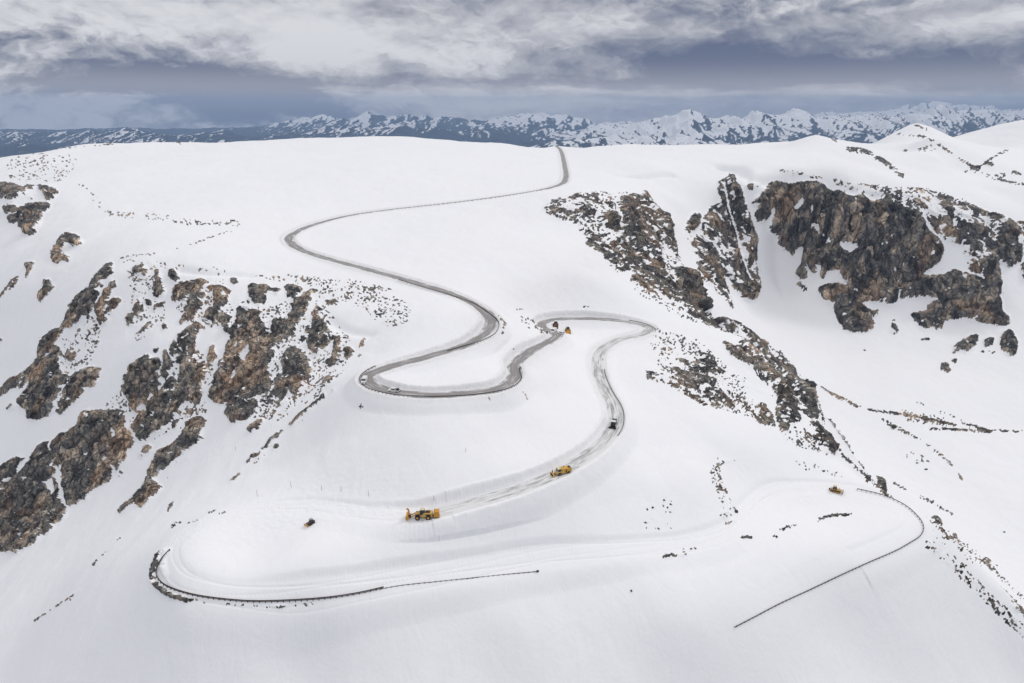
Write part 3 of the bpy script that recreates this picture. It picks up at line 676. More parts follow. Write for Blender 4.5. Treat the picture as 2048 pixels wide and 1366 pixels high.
# ---- soft cornice lips and wind scoops seen along the headwall, the plateau edge and by the bluff
def near_line(P, width):
    P = np.array([P_[:2] for P_ in P], float); D = np.full(X.shape, 1e9)
    for a, b in zip(P[:-1], P[1:]):
        d = b-a; t = np.clip(((X-a[0])*d[0]+(Y-a[1])*d[1])/max((d**2).sum(), 1e-6), 0, 1)
        D = np.minimum(D, np.hypot(X-a[0]-t*d[0], Y-a[1]-t*d[1]))
    return np.exp(-(D/width)**2)
def drop_at(px, py, t=None):
    """first place on the base ground seen at a photo pixel"""
    u, y, z = ray(px, py); tt = np.geomspace(120, 2500, 700); g = CZ+z*tt-hbase(u*tt, y*tt)
    i = np.argmax(g < 0); i = max(i, 1); f = g[i-1]/(g[i-1]-g[i]+1e-9); t = tt[i-1]+(tt[i]-tt[i-1])*f
    return (u*t, y*t, CZ+z*t)
for line, wd, amp in (([(1440, 332), (1475, 336), (1500, 352), (1530, 362), (1580, 366)], 9, -9), ([(1232, 352), (1290, 355), (1345, 350)], 5, -4.5),
                      ([(662, 640), (680, 655), (705, 665), (740, 672)], 3.0, -1.6), ([(360, 540), (420, 548), (500, 552)], 3, -1.8),
                      ([(1400, 500), (1560, 560)], 1, 0)):
    Z += near_line([drop_at(*p) for p in line], wd)*amp
# ---- which vertices the photo sees, and what it sees there
px, py, dep = project(X, Y, Z)
run = np.minimum.accumulate(py, axis=0)
vis = (py <= run+2.5) & (px > -40) & (px < 2090) & (py < 1400)
pxc = np.clip(px, 0, 2047); pyc = np.clip(py, 0, 1365)
cov = .78*lookup(MASK1, pxc, pyc)+.22*lookup(MASK3, pxc, pyc); cov6 = lookup(MASK6, pxc, pyc)
gy_, gx_ = np.gradient(Z); 
e = 2.
sx = (hbase(X+e, Y)-hbase(X-e, Y))/(2*e); sy = (hbase(X, Y+e)-hbase(X, Y-e))/(2*e); slope = np.hypot(sx, sy)
hid = ~vis
cov = np.where(hid, np.clip((slope-.95)*1.6, 0, .8), cov); cov6 = np.where(hid, cov, cov6)
cov = np.where((lat < 4.4) & (cl > .05) | (lat < 2.2), 0, cov)
far = Y > 560
S = np.where(far, 5.2, 2.3); L = np.where(far, 44., 17.)
act = cov6 > .01
nz = np.zeros(X.shape, np.float32); disp = np.zeros(X.shape, np.float32)
xa, ya, za, Sa, La = X[act], Y[act], Z[act], S[act], L[act]
n1 = fbm(xa/Sa, ya/Sa, za/(2.6*Sa), 4, .6); n1 /= n1.std()
wv3, _e = worley(xa/(Sa*1.5)+.3*n1*.3, ya/(Sa*1.5), za/(Sa*3.8)); n1 = n1*.7+(wv3-.5)*2.3
nf = fbm(xa/(Sa*.62), ya/(Sa*.5), za/(.9*Sa), 5, .75); nf /= nf.std(); kf = sstep(.22, .5, cov6[act])
nz[act] = n1*kf+nf*(1-kf)
blk = ridged(xa/La, ya/La, za/(1.9*La), 5, .5)
st = 1-3.2*np.abs(perlin(xa/(La*.42)+.4*perlin(xa/La, ya/La, za/La), ya/(La*.42), za/(La*2.2)))+.5*fbm(xa/(La*.14), ya/(La*.14), za/(La*.5), 3, .55)
step = np.abs(((za/(La*.5)+1.5*fbm(xa/La, ya/La, za/La, 2)) % 1)-.5)*2
wv, we = worley(xa/(La*.42)+.35*perlin(xa/La, ya/La, za/La), ya/(La*.42), za/(La*1.0)); wv2, we2 = worley(xa/(La*.16)+5, ya/(La*.16), za/(La*.3))
disp[act] = (blk*.5+st*.22+step*.2-.6+wv*.85+wv2*.34-.25*(we < .10)-.12*(we2 < .1))*La*.25
n2 = np.zeros(X.shape, np.float32); n2[act] = fbm(xa/(Sa*4), ya/(Sa*4), za/(9*Sa)+5, 2)*kf
cn = np.zeros(X.shape, np.float32); cn[act] = fbm(xa/(Sa*5), ya/(Sa*5), za/(6*Sa)+2, 4, .6)
cov = np.where(cov6 < .5, cov*np.clip(1+2.6*cn, .15, 1.9), cov)
score = cov-(.44+.30*nz+.22*n2)
rock = (score > 0) & (cov > .03)
hid_r = hid & (slope < .8); rock &= ~hid_r
core = np.clip(cov6*1.25-.12, 0, 1)**1.2
nrm = np.stack([-sx, -sy, np.ones_like(sx)], -1); nrm /= np.linalg.norm(nrm, axis=-1)[..., None]
nrm[..., 2] *= .45
dd = (disp*core)[..., None]*nrm
small = np.where(rock, .25, 0)*np.where(far, 2.2, 1.)*(1+.8*nz)
X = X+dd[..., 0]; Y = Y+dd[..., 1]; Z = Z+dd[..., 2]+small*np.clip(1.2-core, 0, 1)
# ================================================================ materials of the land
def mat(name):
    m = bpy.data.materials.new(name); m.use_nodes = True; g = NT(m.node_tree)
    out = g.n('ShaderNodeOutputMaterial'); b = g.n('ShaderNodeBsdfPrincipled'); g.nt.links.new(b.outputs[0], out.inputs[0])
    return m, g, b
def geo(g): return g.n('ShaderNodeNewGeometry')
def snow_mat():
    m, g, b = mat("wind_packed_snow"); P = geo(g).outputs['Position']
    a = g.noise(P, .012, 4, .6).outputs[0]; f = g.noise(P, .35, 6, .65).outputs[0]; h = g.noise(P, 2.2, 4, .6).outputs[0]
    c = g.mix(g.m('MULTIPLY', a, .9, clamp=True), (.865, .868, .885), (.90, .893, .895))
    at = g.n('ShaderNodeAttribute', attribute_name='dirt').outputs['Fac']
    dn = g.m('MULTIPLY', at, g.m('MULTIPLY_ADD', g.noise(P, .55, 6, .7).outputs[0], 2.4, -.7, clamp=True), clamp=True)
    c = g.mix(g.m('MULTIPLY', dn, .55), c, (.40, .36, .32))
    g.set(b.inputs['Base Color'], c); b.inputs['Roughness'].default_value = .75; b.inputs['Specular IOR Level'].default_value = .2
    hh = g.m('ADD', g.m('MULTIPLY', f, .8), g.m('MULTIPLY', h, .2))
    w = g.n('ShaderNodeMapping', n0=P); w.inputs['Scale'].default_value = (.10, .06, .05); w.inputs['Rotation'].default_value = (0, 0, .5)
    hh = g.m('ADD', hh, g.m('MULTIPLY', g.noise(w.outputs[0], 1.0, 6, .6, .8).outputs[0], 2.6))
    bp = g.n('ShaderNodeBump', i_Strength=.3, i_Distance=.6, i_Height=hh); g.set(b.inputs['Normal'], bp.outputs[0])
    return m
def rock_mat(name, s, dust=.0, tone=1.0):
    m, g, b = mat(name); ge = geo(g); P = ge.outputs['Position']
    mp = g.n('ShaderNodeMapping', n0=P); mp.inputs['Scale'].default_value = (s, s, s*.38)
    V = mp.outputs[0]
    big = g.noise(V, .10, 5, .6, .6).outputs[0]; mid = g.noise(V, .55, 7, .68, .4).outputs[0]; fin = g.noise(V, 2.6, 6, .7).outputs[0]
    vor = g.n('ShaderNodeTexVoronoi', feature='DISTANCE_TO_EDGE', i_Scale=.62); g.set(vor.inputs['Vector'], g.mix(.12, V, g.noise(V, .8, 4).outputs['Color'])); crack = g.m('MULTIPLY', vor.outputs[0], 9, clamp=True)
    cell = g.n('ShaderNodeTexVoronoi', i_Scale=.42); g.set(cell.inputs['Vector'], V)
    cs = g.n('ShaderNodeSeparateColor', n0=cell.outputs['Color'])
    f = g.m('ADD', g.m('MULTIPLY', mid, .75), g.m('MULTIPLY', g.m('SUBTRACT', cs.outputs[0], .5), .22))
    t = tone
    c = g.ramp(f, [(.26, (.020*t, .020*t, .021*t)), (.40, (.055*t, .052*t, .048*t)), (.48, (.105*t, .090*t, .074*t)), (.55, (.165*t, .136*t, .106*t)), (.64, (.27*t, .222*t, .175*t)), (.74, (.38*t, .33*t, .27*t))])
    c = g.mix(g.m('MULTIPLY_ADD', big, 6., -2.95, clamp=True), c, g.ramp(f, [(.25, (.05*t, .032*t, .022*t)), (.46, (.17*t, .122*t, .085*t)), (.66, (.40*t, .31*t, .23*t))]))
    gr = g.noise(V, .23, 4, .6).outputs[0]
    c = g.mix(g.m('MULTIPLY_ADD', gr, 6., -3.5, clamp=True), c, g.ramp(f, [(.25, (.028*t, .030*t, .030*t)), (.5, (.085*t, .085*t, .078*t)), (.75, (.2*t, .19*t, .17*t))]))
    c = g.mix(g.m('MULTIPLY', g.m('SUBTRACT', 1., crack), .62), c, (.012, .012, .013))
    c = g.mix(.9, c, g.ramp(fin, [(.3, .45), (.5, .95), (.7, 1.4)]), 'MULTIPLY')
    # snow caught on ledges and in pockets
    N = g.n('ShaderNodeSeparateXYZ', n0=ge.outputs['Normal']).outputs[2]
    sn = g.m('ADD', g.m('MULTIPLY', N, .9), g.m('MULTIPLY', g.m('SUBTRACT', g.noise(V, 1.5, 6, .72).outputs[0], .5), 2.6))
    sm = g.m('MULTIPLY_ADD', sn, 7.0, -7.0*(1.18-dust), clamp=True)
    c = g.mix(sm, c, (.86, .865, .88))
    g.set(b.inputs['Base Color'], c); b.inputs['Roughness'].default_value = .9; b.inputs['Specular IOR Level'].default_value = .15
    h = g.m('ADD', g.m('MULTIPLY', mid, .6), g.m('ADD', g.m('MULTIPLY', fin, .3), g.m('MULTIPLY', crack, .25)))
    bp = g.n('ShaderNodeBump', i_Strength=.9, i_Distance=.9/s, i_Height=h); g.set(b.inputs['Normal'], bp.outputs[0])
    return m
M_SNOW = snow_mat()
M_ROCKN = rock_mat("weathered_gneiss", .5, .07, 3.6); M_ROCKF = rock_mat("dark_cliff_gneiss", .2, .02, 3.2); M_ROCKR = rock_mat("snow_dusted_rock", .3, .12, 2.5)
# ================================================================ meshes
def tag(o, label=None, cat=None, group=None, kind=None):
    if label: o['label'] = label
    if cat: o['category'] = cat
    if group: o['group'] = group
    if kind: o['kind'] = kind
    return o
def np_mesh(name, V, F, m, smooth=True, attrs=None):
    me = bpy.data.meshes.new(name); me.vertices.add(len(V)); me.vertices.foreach_set('co', np.ascontiguousarray(V, np.float32).ravel())
    k = F.shape[1]; me.loops.add(F.size); me.loops.foreach_set('vertex_index', np.ascontiguousarray(F, np.int32).ravel())
    me.polygons.add(len(F)); me.polygons.foreach_set('loop_start', np.arange(0, F.size, k, dtype=np.int32))
    try: me.polygons.foreach_set('loop_total', np.full(len(F), k, np.int32))
    except Exception: pass
    me.polygons.foreach_set('use_smooth', np.full(len(F), smooth, bool))
    for kx, v in (attrs or {}).items():
        a = me.attributes.new(kx, 'FLOAT', 'POINT'); a.data.foreach_set('value', v.astype(np.float32))
    me.update(); me.validate()
    ms = m if isinstance(m, (list, tuple)) else [m]
    for q_ in ms: me.materials.append(q_)
    o = bpy.data.objects.new(name, me); COL.objects.link(o); return o
def submesh(name, V, F, sel, m, smooth, attrs=None):
    f = F[sel]; u, inv = np.unique(f, return_inverse=True)
    return np_mesh(name, V[u], inv.reshape(f.shape), m, smooth, {k: v[u] for k, v in (attrs or {}).items()})
VT = np.stack([X.ravel(), Y.ravel(), Z.ravel()], 1)
i0 = (np.arange(NR-1)[:, None]*NC+np.arange(NC-1)[None]).ravel()
FT = np.stack([i0, i0+1, i0+NC+1, i0+NC], 1)
rk = rock.ravel(); nrk = rk[FT].sum(1)
fr = nrk >= 2
dirt = np.exp(-((lat-HW-1.2)/2.4)**2)*np.clip(cl, 0, 1)*.55*(lat < 30)
for (a, b, r, v) in ((1050, 600, 60, .35), (1080, 720, 35, .25), (1330, 470, 60, .3), (1130, 570, 45, .25), (960, 640, 40, .3), (1090, 770, 35, .3), (1190, 520, 60, .25), (40, 300, 60, .3), (1700, 330, 60, .2)):
    dirt = dirt+v*np.exp(-((px-a)**2+((py-b)*1.6)**2)/r**2)*vis
dirt = np.clip(dirt, 0, 1).ravel()
fc = FT[:, 0]; fpx = px.ravel()[fc]; fpy = py.ravel()[fc]; fY = Y.ravel()[fc]; fX = X.ravel()[fc]
fvis = vis.ravel()[fc]
hillf = fr & (fY > 560) & (fpy < 405) & (fpx > 1380) & ~((fpx > 1440) & (fpx < 1560) & (fpy > 335)) & ~((fpx>1350)&(fpy>370)) 
headw = fr & (fY > 560) & ~hillf & (fpx > 1495)
butt2 = fr & (fY > 560) & ~hillf & (fpx > 1365) & (fpx <= 1495)
butt1 = fr & (fY > 560) & ~hillf & (fpx > 1040) & (fpx <= 1365)
leftf = fr & (fX < -40) & (fY > 540) & (fpx < 250)
ridge = fr & (fX > 40) & ~(headw | butt1 | butt2 | hillf) 
bluff = fr & ~(headw | butt1 | butt2 | leftf | ridge | hillf)
o = submesh('snowfield', VT, FT, ~fr, M_SNOW, True, {'dirt': dirt}); tag(o, 'deep white snow over the plateau, the slopes below it and the bowl', kind='structure')
for nm, sel, m, lb in (('rock_bluff', bluff, M_ROCKN, 'brown craggy bluff breaking through the snow left of the switchbacks'),
                       ('headwall_cliff', headw, M_ROCKF, 'tall dark headwall cliff above the snowy bowl on the right'),
                       ('rock_buttress', butt2, M_ROCKR, 'snow streaked rock buttress between two gullies beside the headwall'),
                       ('rock_buttress', butt1, M_ROCKR, 'broken snow dusted rock band falling from the plateau edge into the bowl'),
                       ('rock_ridge', ridge, M_ROCKR, 'rocky ridge running down between the switchbacks and the bowl'),
                       ('rock_outcrop', leftf, M_ROCKN, 'brown outcrop below the plateau at the far left edge'),
                       ('hilltop_rocks', hillf, M_ROCKR, 'thin dark rock bands along the snowy hilltops behind the headwall')):
    if sel.sum() > 3: o = submesh(nm, VT, FT, sel, m, True); tag(o, lb, kind='structure')
print('terrain', NR, NC, fr.sum(), flush=True)
# ---- look-up from photo pixel to the finished ground
IW, IH = 1024, 683
gid = np.full((IH, IW), -1, np.int64)
_p, _q, _ = project(VT[:, 0], VT[:, 1], VT[:, 2]); vv = vis.ravel() & (_p >= 0) & (_p < 2048) & (_q >= 0) & (_q < 1366)
w_ = np.where(vv)[0][::-1]; gid[(_q[w_]/2).astype(int), (_p[w_]/2).astype(int)] = w_
def hit(px_, py_):
    """ground point that the photo shows at a pixel"""
    i, j = int(py_/2), int(px_/2)
    for r in range(0, 12):
        a, b, c, d = max(0, i-r), min(IH, i+r+1), max(0, j-r), min(IW, j+r+1)
        s = gid[a:b, c:d]; s = s[s >= 0]
        if len(s):
            k_ = s[np.argmin((_p[s]-px_)**2+(_q[s]-py_)**2)]; return Vector(VT[k_])
    return Vector(drop_at(px_, py_))
# ================================================================ distant ranges
def z_of(px_, py_, D):
    u, y, z = ray(px_, py_); return CZ+z/y*D          # seen at pixel row py_ when D metres ahead
RIDGES = [ # (distance, half-width in depth, crest as photo pixels)
 (8200, 1500, [(-400,300),(0,290),(60,282),(120,290),(200,279),(260,284),(340,270),(400,278),(470,283),(560,277),(640,270),(700,274),(800,276),(900,285),(1000,290),(1060,288),(1120,276),(1200,262),(1260,256),(1330,262),(1420,270),(1500,262),(1580,272),(1700,268),(1800,275),(1900,262),(1960,240),(2020,236),(2100,236),(2400,240)]),
 (12500, 2300, [(-400,266),(0,262),(50,256),(110,262),(200,258),(280,256),(360,262),(450,258),(520,264),(600,256),(660,246),(720,250),(800,240),(860,246),(920,256),(980,246),(1060,262),(1120,252),(1200,242),(1260,234),(1330,230),(1372,219),(1420,222),(1450,214),(1500,208),(1545,214),(1570,210),(1620,222),(1680,214),(1720,207),(1790,211),(1850,205),(1900,209),(1960,214),(2048,222),(2400,224)]),
 (17000, 2600, [(-400,258),(0,256),(100,258),(250,254),(400,256),(520,252),(600,236),(650,229),(700,233),(742,222),(780,232),(850,224),(880,226),(940,236),(1000,232),(1055,218),(1110,228),(1180,236),(1260,240),(1400,236),(1500,226),(1640,214),(1760,210),(1850,202),(1920,208),(2048,214),(2400,216)]),
]
def build_ranges():
    na, nr = int(1250*min(Q, 1)), int(420*min(Q, 1))
    a = np.linspace(-1.0, 1.0, na); r = np.geomspace(2700, 20500, nr)
    A, R = np.meshgrid(a, r); x = A*R; y = R
    base = z_of(1024, 318, 6200)-150
    H = np.full(x.shape, float(base))
    pxa = 1024+FPX*A*1.03
    for i, (D, w, cr) in enumerate(RIDGES):
        cr = np.array(cr, float); Dv = D+900*np.sin(A*7+i*2)+500*np.sin(A*17+i)
        crest = z_of(1024, np.interp(pxa, cr[:, 0], cr[:, 1]), Dv)
        t = np.abs(R-Dv)/w; t = np.where(R < Dv, t, t*1.3)
        H = np.maximum(H, base+(crest-base)*np.exp(-t**1.35*1.1))
    hh = np.clip((H-base)/500, 0, 1.4)
    wx = x+500*fbm(x/2600, y/2600, 0*x, 3); wy = y+500*fbm(x/2600, y/2600, 0*x+9, 3)
    rg = ridged(wx/2400, wy/2400, 0*x, 7, .52)-.55
    fl = ridged(wx/700, wy/900, 0*x+3, 5, .55)-.5
    # erosion leaves the crests in place and cuts the flanks
    fl2 = ridged(wx/520, wy/1900, 0*x+6, 5, .58)-.5
    nz_ = lambda v: v-np.percentile(v, 96)
    H = H+(nz_(rg)*150+nz_(fl)*75+nz_(fl2)*85)*(.25+.75*np.clip(hh, 0, 1))+30*np.clip(hh, 0, 1)
    # sedimentary cliff bands on the right-hand range
    H += 22*np.sign(np.sin(H/46+fbm(x/900, y/900, 0*x, 3)*2))*sstep(1350, 1700, pxa)*np.clip(hh-.5, 0, 1)
    H -= (R-2700 < 400)*200*(1-(R-2700)/400)
    global HAZE_TOP; HAZE_TOP = CZ+270
    V = np.stack([x.ravel(), y.ravel(), H.ravel()], 1)
    gyy, gxx = np.gradient(H); dr = np.gradient(R, axis=0); dx = np.gradient(x, axis=1)
    sl = np.hypot(gyy/dr, gxx/dx)
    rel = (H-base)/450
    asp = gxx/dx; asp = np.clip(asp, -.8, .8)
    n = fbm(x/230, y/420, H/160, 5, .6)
    bright = np.exp(-((pxa-1290)/230)**2)  # snowier massif, its sunlit brightness put into the mask as well
    snow = 1.5*rel-.80+n*.5+asp*1.7-np.clip(sl-.5, 0, 1)*.6+.55*bright+.04*sstep(1400, 1700, pxa)+.34*(1-sstep(500, 900, pxa))  # asp paints lit and shaded rib sides into the snow cover
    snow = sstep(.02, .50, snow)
    i0 = (np.arange(nr-1)[:, None]*na+np.arange(na-1)[None]).ravel(); F = np.stack([i0, i0+1, i0+na+1, i0+na], 1)
    m, g, b = mat("far_snow_forest_and_shade"); P = geo(g).outputs['Position']
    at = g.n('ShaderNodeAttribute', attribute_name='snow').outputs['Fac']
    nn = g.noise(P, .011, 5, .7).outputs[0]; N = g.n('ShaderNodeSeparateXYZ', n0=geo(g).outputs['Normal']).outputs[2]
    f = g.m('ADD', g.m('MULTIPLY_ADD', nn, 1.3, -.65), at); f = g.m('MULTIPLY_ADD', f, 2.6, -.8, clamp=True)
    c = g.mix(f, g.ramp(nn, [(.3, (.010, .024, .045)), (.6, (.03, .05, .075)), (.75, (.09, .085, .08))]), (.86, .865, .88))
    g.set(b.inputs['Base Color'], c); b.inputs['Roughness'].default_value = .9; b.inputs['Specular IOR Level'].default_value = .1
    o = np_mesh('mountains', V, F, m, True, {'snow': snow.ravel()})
    tag(o, 'far snowy mountain ranges with dark forested flanks below the clouds', kind='structure')
build_ranges()
# valley floor that carries the ground out to the horizon
def build_valley():
    m, g, b = mat("far_plain"); P = geo(g).outputs['Position']
    nn = g.noise(P, .0006, 6, .65).outputs[0]
    g.set(b.inputs['Base Color'], g.ramp(nn, [(.42, (.03, .04, .04)), (.56, (.5, .52, .55))]))
    n = 48; V = [(0, 0, -420)]+[(21000*math.sin(i/n*2*math.pi), 21000*math.cos(i/n*2*math.pi), -420) for i in range(n)]
    me = bpy.data.meshes.new('valley_floor'); me.from_pydata(V, [], [(0, (i+1) % n+1, i+1) for i in range(n)]); me.update(); me.materials.append(m)
    o = bpy.data.objects.new('valley_floor', me); COL.objects.link(o); tag(o, 'dark valley floor beyond the plateau', kind='structure')
build_valley()
def build_haze():
    me = bpy.data.meshes.new('haze'); bm = bmesh.new(); bmesh.ops.create_cube(bm, size=1)
    for v in bm.verts: v.co = (v.co.x*43000, v.co.y*43000, -421+(v.co.z+.5)*(421+HAZE_TOP))
    bm.to_mesh(me); bm.free()
    m = bpy.data.materials.new('thin_blue_air'); m.use_nodes = True; g = NT(m.node_tree)
    v = g.n('ShaderNodeVolumePrincipled'); v.inputs['Color'].default_value = (*HAZE_C, 1); v.inputs['Density'].default_value = HAZE_D; v.inputs['Anisotropy'].default_value = .0
    g.nt.links.new(v.outputs[0], g.n('ShaderNodeOutputMaterial').inputs['Volume']); me.materials.append(m)
    o = bpy.data.objects.new('haze', me); COL.objects.link(o); tag(o, 'thin bluish air between the plateau and the far mountains', kind='stuff')
HAZE_C, HAZE_D = (.48, .67, 1.0), 5.6e-5
build_haze()
# ================================================================ the plowed road
def road_mat():
    m, g, b = mat("wet_plowed_asphalt"); uv = g.n('ShaderNodeUVMap', uv_map='along').outputs[0]
    s = g.n('ShaderNodeSeparateXYZ', n0=uv); u, v = s.outputs[0], s.outputs[1]     # u metres across (-4..4), v metres along
    cl_ = g.n('ShaderNodeAttribute', attribute_name='clear').outputs['Fac']
    V1 = g.n('ShaderNodeCombineXYZ', n0=g.m('MULTIPLY', u, 1.3), n1=g.m('MULTIPLY', v, .045), n2=0.).outputs[0]
    V2 = g.n('ShaderNodeCombineXYZ', n0=g.m('MULTIPLY', u, .5), n1=g.m('MULTIPLY', v, .11), n2=4.).outputs[0]
    st = g.noise(V1, 1., 5, .65).outputs[0]; pt = g.noise(V2, 1., 5, .65, .5).outputs[0]; fn = g.noise(geo(g).outputs['Position'], 3., 5, .7).outputs[0]
    edge = g.m('MULTIPLY', g.m('SUBTRACT', g.m('ADD', g.m('ABSOLUTE', u), g.m('MULTIPLY', g.m('SUBTRACT', pt, .5), 4.0)), 2.4), .6, clamp=True)
    tr = g.m('ABSOLUTE', g.m('SUBTRACT', g.m('ABSOLUTE', u), 1.5)); tr = g.m('MULTIPLY_ADD', tr, -1.4, 1.0, clamp=True)
    # amount of snow left on the asphalt
    k = g.m('ADD', g.m('MULTIPLY', g.m('SUBTRACT', st, .44), 3.0), g.m('MULTIPLY', g.m('SUBTRACT', pt, .5), 2.9))
    k = g.m('ADD', k, g.m('MULTIPLY', g.m('SUBTRACT', 1.0, cl_), 1.25)); k = g.m('ADD', k, g.m('SUBTRACT', edge, .16)); k = g.m('SUBTRACT', k, g.m('MULTIPLY', tr, .25))
    k = g.m('ADD', k, g.m('MULTIPLY', g.m('SUBTRACT', fn, .5), .8), clamp=True)
    asp = g.mix(fn, (.20, .185, .18), (.33, .31, .30)); asp = g.mix(g.m('MULTIPLY_ADD', pt, 3., -1.6, clamp=True), asp, (.12, .108, .104))
    c = g.mix(k, asp, (.74, .735, .735))
    g.set(b.inputs['Base Color'], c); g.set(b.inputs['Roughness'], .62); b.inputs['Specular IOR Level'].default_value = .3
    bp = g.n('ShaderNodeBump', i_Strength=.5, i_Distance=.15, i_Height=g.m('ADD', k, g.m('MULTIPLY', fn, .4))); g.set(b.inputs['Normal'], bp.outputs[0])
    return m
def build_road():
    m = road_mat(); n = I_LOAD+1; us = np.linspace(-4.1, 4.1, 13)
    C = roadc[:n]; T = tg[:n]; k = np.ones(9)/9
    T = np.stack([np.convolve(np.pad(T[:, i], 4, mode='edge'), k, 'valid') for i in (0, 1)], 1); T /= np.linalg.norm(T, axis=1)[:, None]
    Nn = np.stack([-T[:, 1], T[:, 0]], 1)
    V = np.zeros((n, len(us), 3)); wob = fbm(road_s[:n, None]/5+us[None]*0, us[None]*.6+0*road_s[:n, None], 0*us[None]+0*road_s[:n, None], 3)
    V[..., 0] = C[:, 0, None]+Nn[:, 0, None]*us; V[..., 1] = C[:, 1, None]+Nn[:, 1, None]*us
    V[..., 2] = C[:, 2, None]+.0+.05*wob-.03*np.abs(us)/4
    i0 = (np.arange(n-1)[:, None]*len(us)+np.arange(len(us)-1)[None]).ravel(); w = len(us)
    F = np.stack([i0, i0+1, i0+w+1, i0+w], 1)
    o = np_mesh('road', V.reshape(-1, 3), F, m, True, {'clear': np.repeat(clear[:n], w)})
    uvl = o.data.uv_layers.new(name='along'); U = np.tile(us, n); Vv = np.repeat(road_s[:n], w)
    fi = F.ravel(); uvl.data.foreach_set('uv', np.stack([U[fi], Vv[fi]], 1).astype(np.float32).ravel())
    tag(o, 'grey plowed mountain road winding down between snow banks', kind='structure')
build_road()
# ================================================================ small mesh builder
class MB:
    def __init__(s): s.bm = bmesh.new()
    def box(s, c, d, rz=0., rx=0., ry=0., bev=0., taper=None):
        r = bmesh.ops.create_cube(s.bm, size=1); vs = r['verts']
        for v in vs:
            if taper and v.co.z > 0: v.co.x *= taper[0]; v.co.y *= taper[1]; v.co.x += taper[2] if len(taper) > 2 else 0
            v.co.x *= d[0]; v.co.y *= d[1]; v.co.z *= d[2]
        if bev:
            es = list({e for v in vs for e in v.link_edges}); q = bmesh.ops.bevel(s.bm, geom=es, offset=bev, segments=1, affect='EDGES'); vs = list({v for f in q['faces'] for v in f.verts} | {v for v in vs if v.is_valid})
        M = Matrix.Translation(c) @ Matrix.Rotation(rz, 4, 'Z') @ Matrix.Rotation(ry, 4, 'Y') @ Matrix.Rotation(rx, 4, 'X')
        bmesh.ops.transform(s.bm, matrix=M, verts=vs); return s
    def cyl(s, a, b, r, n=14, r2=None):
        a = Vector(a); b = Vector(b); d = b-a
        q = bmesh.ops.create_cone(s.bm, cap_ends=True, segments=n, radius1=r, radius2=r if r2 is None else r2, depth=d.length)
        bmesh.ops.transform(s.bm, matrix=Matrix.Translation((a+b)/2) @ d.to_track_quat('Z', 'Y').to_matrix().to_4x4(), verts=q['verts']); return s
    def prism(s, pts, y0, y1, ax='y'):
        """side outline (x, z) pushed across from y0 to y1"""
        f = (lambda p, t: (p[0], t, p[1])) if ax == 'y' else ((lambda p, t: (p[0], p[1], t)) if ax == 'z' else (lambda p, t: (t, p[0], p[1])))
        a = [s.bm.verts.new(f(p, y0)) for p in pts]; b = [s.bm.verts.new(f(p, y1)) for p in pts]; n = len(pts)
        s.bm.faces.new(a); s.bm.faces.new(b[::-1])
        for i in range(n): s.bm.faces.new((a[i], b[i], b[(i+1) % n], a[(i+1) % n]))
        return s
    def build(s, name, m, parent=None, smooth=False):
        bmesh.ops.recalc_face_normals(s.bm, faces=s.bm.faces); me = bpy.data.meshes.new(name); s.bm.to_mesh(me); s.bm.free(); me.materials.append(m)
        o = bpy.data.objects.new(name, me); COL.objects.link(o)
        if parent: o.parent = parent
        if smooth: me.polygons.foreach_set('use_smooth', [True]*len(me.polygons))
        return o
def pmat(name, col, rough=.5, metal=0., grime=.35, spec=.4):
    m, g, b = mat(name); P = g.n('ShaderNodeTexCoord').outputs['Object']
    n1 = g.noise(P, 2.2, 5, .65).outputs[0]; d = g.m('MULTIPLY_ADD', n1, 2.5, -1.1, clamp=True)
    c = g.mix(g.m('MULTIPLY', d, grime), col, tuple(x*.35+.02 for x in col))
    g.set(b.inputs['Base Color'], c); b.inputs['Roughness'].default_value = rough; b.inputs['Metallic'].default_value = metal; b.inputs['Specular IOR Level'].default_value = spec
    return m
MT = dict(yellow=pmat('machine_yellow', (.64, .36, .05)), orange=pmat('plow_orange', (.62, .30, .035)), amber=pmat('faded_yellow_paint', (.62, .38, .10)),
          red=pmat('rusty_red_paint', (.20, .085, .05)), brown=pmat('brown_machine_paint', (.12, .07, .045)), white=pmat('white_car_paint', (.78, .78, .78), .3, grime=.2), black=pmat('black_steel', (.015, .015, .017)),
          glass=pmat('dark_cab_glass', (.02, .03, .035), .08, grime=0., spec=.8), rubber=pmat('rubber_tyre', (.02, .02, .021), .85), steel=pmat('worn_steel', (.22, .21, .21), .4, .6),
          rail=pmat('rusted_rail_steel', (.05, .03, .028), .7), wood=pmat('weathered_post_timber', (.055, .038, .03), .9), grey=pmat('silver_grey_paint', (.35, .36, .37), .35),
          green=pmat('dark_green_paint', (.05, .08, .07)), cream=pmat('cream_cab_paint', (.70, .60, .40)), red_lamp=pmat('red_tail_lamp', (.35, .02, .02), .3))
def empty(name, loc, rz=0., up=None, label=None, cat=None, group=None, scale=1.):
    o = bpy.data.objects.new(name, None); COL.objects.link(o)
    if up is not None: o.rotation_euler = (up.to_track_quat('Z', 'Y').to_matrix().to_4x4() @ Matrix.Rotation(rz, 4, 'Z')).to_euler()
    else: o.rotation_euler = (0, 0, rz)
    o.location = loc; o.scale = (scale,)*3; o.empty_display_size = .1; tag(o, label, cat, group); return o
